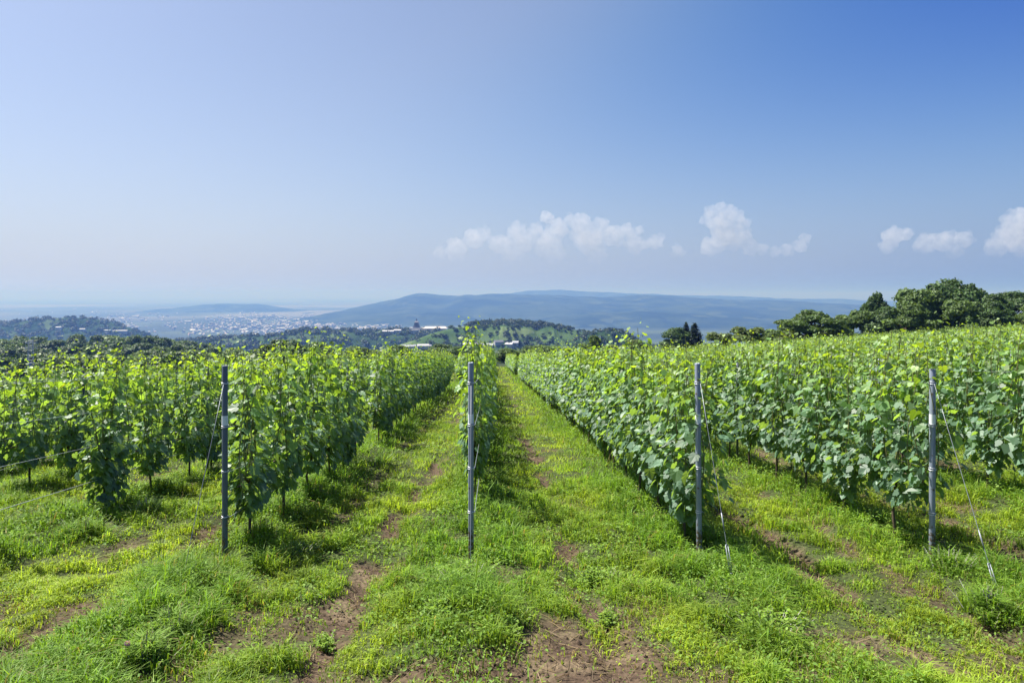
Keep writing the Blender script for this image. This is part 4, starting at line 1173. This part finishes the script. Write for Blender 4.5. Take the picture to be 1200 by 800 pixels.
def town():
    r = rng(55)
    kinds = [house_mesh(12, 9, 6, 3, M_wallw, M_roofg), house_mesh(16, 10, 7, 3, M_wallp, M_roofb), house_mesh(22, 14, 10, 2, M_wallw, M_roofw), house_mesh(48, 26, 9, 3, M_wallw, M_roofw),
             house_mesh(30, 14, 16, 2, M_wallw, M_roofg), house_mesh(64, 30, 10, 4, M_wallg, M_roofw), house_mesh(14, 10, 6, 3, M_wallw, M_roofd)]
    names = ['town_house', 'town_house', 'town_house', 'warehouse', 'apartment_block', 'warehouse', 'town_house']
    spots = []
    while len(spots) < 1500:
        v = 358 + 35 * r.random() ** .8; u = r.uniform(-60, 470)
        Y = (CAMZ - PLAIN) * 800 / (v - 345)
        if Y > 15000: continue
        x = (u - 579) / 800 * Y
        d = fbm(np.array([u * 1.0]), np.array([v * 4.0]), 60, 3, 3)[0]
        cen = math.exp(-((u - 290) / 205) ** 2 - ((v - 378) / 12) ** 2)
        if r.random() > cen * 1.2 * float(sstep(.35, .6, d)) + .05: continue
        spots.append((Y, x))
    for i in range(60):
        u = r.uniform(720, 1000); v = r.uniform(372, 392); 
        if r.random() < .6: u = r.normal(770, 14); v = r.uniform(383, 397)
        spots.append((None, (u, v)))
    spots.sort(key=lambda s: (s[0] is None, s[0] or 0))
    n = 0; mb = MB()
    base = []
    for q, me in enumerate(kinds):
        v = np.empty(len(me.vertices) * 3, np.float32); me.vertices.foreach_get('co', v)
        t = np.empty(len(me.polygons) * 3, np.int32); me.polygons.foreach_get('vertices', t)
        mi = np.empty(len(me.polygons), np.int32); me.polygons.foreach_get('material_index', mi)
        base.append((v.reshape(-1, 3), t.reshape(-1, 3), mi))
    for Y, x in spots:
        if Y is None: continue
        z = float(macro(np.array([x]), np.array([Y]))[0]) + float(sstep(1500, 4000, Y)) * 14 * (float(fbm(np.array([x]), np.array([Y]), 2600, 51, 3)[0]) - .5)
        q = int(r.choice(7, p=[.34, .22, .14, .03, .08, .02, .17])); a = r.uniform(0, 3.14)
        if n < 290:
            o = bpy.data.objects.new(names[q], kinds[q]); col.objects.link(o)
            o.location = (x, Y, z); o.rotation_euler = (0, 0, a)
            nm = names[q]
            lab = {'town_house': 'tiny hazy house among many in the town on the plain', 'warehouse': 'pale warehouse roof in the hazy town on the plain', 'apartment_block': 'pale apartment block in the hazy town on the plain'}[nm]
            tag(o, lab, nm.replace('_', ' ').replace('town ', ''), {'town_house': 'houses of the town on the plain', 'warehouse': 'warehouses of the town on the plain', 'apartment_block': 'apartment blocks of the town on the plain'}[nm]); n += 1
        else:
            v, t, mi = base[q]
            ca, sa = math.cos(a), math.sin(a)
            vv = np.stack([v[:, 0] * ca - v[:, 1] * sa + x, v[:, 0] * sa + v[:, 1] * ca + Y, v[:, 2] + z], -1)
            mb.add(vv, t, r.choice([.2, .35, .5]) * np.array([1, .95, .92]))
    o = mb.build('far_town', tinted('far_town_walls', .8)); tag(o, 'hazy sprawl of the farther town on the plain', 'town', kind='stuff')
town()

def near_houses():
    r = rng(66)
    P = [(478, 404, 'grey-roofed long building left of the second post among trees', 26, M_wallw, M_roofg), (497, 403.5, 'pale flat building with bright roof beside the long grey-roofed one', 22, M_wallw, M_roofp),
         (548, 402, 'grey-roofed house right of the second post, leftmost of its hamlet', 14, M_wallw, M_roofg), (560, 401, 'dark-roofed house, second from left in the hamlet below the orchard hill', 13, M_wallw, M_roofd),
         (572, 402, 'grey-roofed house, third from left in the hamlet below the orchard hill', 15, M_wallw, M_roofg), (584, 400.5, 'dark-roofed house, fourth from left in the hamlet below the orchard hill', 14, M_wallp, M_roofd),
         (597, 401.5, 'pale house at the right end of the hamlet below the orchard hill', 12, M_wallw, M_roofp), (604, 399.5, 'white small house standing apart right of the hamlet', 9, M_wallw, M_roofg)]
    for (u, v, lab, wx, mw, mr) in P:
        mw = M_wallg
        x, Y, zb = on_land(u, v + 4)
        z = zb + 6
        t = thing('house', lab, 'house', (x, Y, zb), r.uniform(-.5, .5), 'houses in the valley below the vineyard')
        a, b = gable(wx, 9, 2.5, 2.6)
        a.box(-wx * .4, wx * .4, -4, 4, -6, -2.9)
        a.build('wall', mw, t); b.build('roof', mr, t)
    # two large white sheds by the left hill
    for (u, v, wx, lab) in [(69, 385.5, 15, 'white block building in front of the hazy left hill'), (97, 386.5, 16, 'low white shed right of the white block below the left hill'), (141, 388.5, 44, 'long white factory roof at the right foot of the left hill'), (126, 387.5, 18, 'small white factory wing left of the long white factory roof')]:
        x, Y, z = on_land(u, v + 1.5, 1500)
        t = thing('factory', lab, 'factory', (x, Y, z), .1, 'white sheds below the left hill')
        a, b = gable(wx, 10, 5 if wx > 15.5 else 9, 1.5); a.box(-wx * .45, wx * .45, -4.5, 4.5, -8, -2.9); a.build('wall', M_wallw, t); b.build('roof', M_roofp, t)
near_houses()

def landmark():
    x, Y, z = on_land(487, 389.3, 1300)
    t = thing('tower_building', 'large pale building with a dark pointed tower on the hazy hill', 'building', (x, Y, z))
    k = Y / 800 * 1.2
    m = MB(); m.box(-6 * k, 7 * k, -8, 8, -16, 4.2 * k); m.box(8 * k, 30 * k, -9, 9, -16, 3.4 * k); m.box(-4 * k, 12 * k, -16, -8.01, -16, 2.2 * k); m.build('hall', M_wallw, t)
    m = MB(); m.quads([(7.01 * k, -10, 3.45 * k), (31 * k, -10, 3.45 * k), (29 * k, 0, 5.3 * k), (10 * k, 0, 5.3 * k), (7.01 * k, 10, 3.45 * k), (31 * k, 10, 3.45 * k)], [(0, 1, 2, 3), (5, 4, 3, 2), (0, 3, 4, 4), (1, 5, 2, 2)])
    m.build('hall_roof', plain('pale_pink_roof', (.42, .36, .34), .7), t)
    tw = MB()
    def taper(mb, cx, w0, w1, z0, z1):
        v = [(cx - w0, -w0, z0), (cx + w0, -w0, z0), (cx + w0, w0, z0), (cx - w0, w0, z0), (cx - w1, -w1, z1), (cx + w1, -w1, z1), (cx + w1, w1, z1), (cx - w1, w1, z1)]
        mb.quads(v, [(0, 1, 5, 4), (1, 2, 6, 5), (2, 3, 7, 6), (3, 0, 4, 7), (4, 5, 6, 7)])
    taper(tw, 1 * k, 3.4 * k, 2.6 * k, 4.25 * k, 6.5 * k); taper(tw, 1 * k, 2.3 * k, 1.9 * k, 6.5 * k, 9.2 * k)
    tb = tw.build('tower', M_roofd, t)
    sp = MB(); taper(sp, 1 * k, 2.3 * k, 1.0 * k, 9.25 * k, 10.6 * k); taper(sp, 1 * k, .8 * k, .15 * k, 10.62 * k, 13.2 * k)
    sp.build('spire', M_roofd, tb)
    for (u, v, wx, lab) in [(455, 389, 26, 'low pale hall left of the tower building'), (466, 388, 16, 'small pale block just left of the tower building')]:
        x, y_, z = on_land(u, v + 1, 1300)
        h = thing('hall_building', lab, 'building', (x, y_, z))
        a, b = gable(wx, 12, 4, 2); a.box(-wx * .4, wx * .4, -5, 5, -14, -2.9); a.build('wall', M_wallw, h); b.build('roof', M_roofp, h)
landmark()

def pylon():
    Y = 210
    x, _, zt = at(36, 399, Y)
    zb = float(macro(np.array([x]), np.array([Y]))[0]); h = zt - zb
    t = thing('lattice_mast', 'pale lattice mast in front of the left wood', 'mast', (x, Y, zb), .4)
    m = MB(); wb, wt = .95, .55
    cor = [(-1, -1), (1, -1), (1, 1), (-1, 1)]
    def P(c, f): w_ = wb + (wt - wb) * f; return np.array([c[0] * w_, c[1] * w_, h * f])
    for c in cor: m.tube([P(c, -.05), P(c, .5), P(c, 1)], .09, 6)
    n = 12
    for i in range(n):
        for j in range(4):
            a, b = cor[j], cor[(j + 1) % 4]
            m.tube([P(a, i / n), (P(a, i / n) + P(b, (i + 1) / n)) / 2, P(b, (i + 1) / n)], .045, 4)
            m.tube([P(a, (i + 1) / n), (P(a, (i + 1) / n) + P(b, (i + 1) / n)) / 2, P(b, (i + 1) / n)], .045, 4)
    m.build('lattice', plain('galvanised_lattice', (.38, .41, .45), .5, .3), t)
    m = MB()
    for z in (h * .96, h * .87):
        m.box(-1.5, 1.5, -.09, .09, z - .1, z + .1); 
        for s in (-1.4, 0, 1.4): m.tube([(s, 0, z + .1), (s, 0, z + .3), (s, 0, z + .5)], .12, 6)
    m.build('crossarm', M_ring, t)
    m = MB(); m.box(-.62, .62, -.62, .62, h * .52, h * .62); m.build('cabinet', plain('grey_cabinet', (.33, .36, .42), .6), t)
pylon()
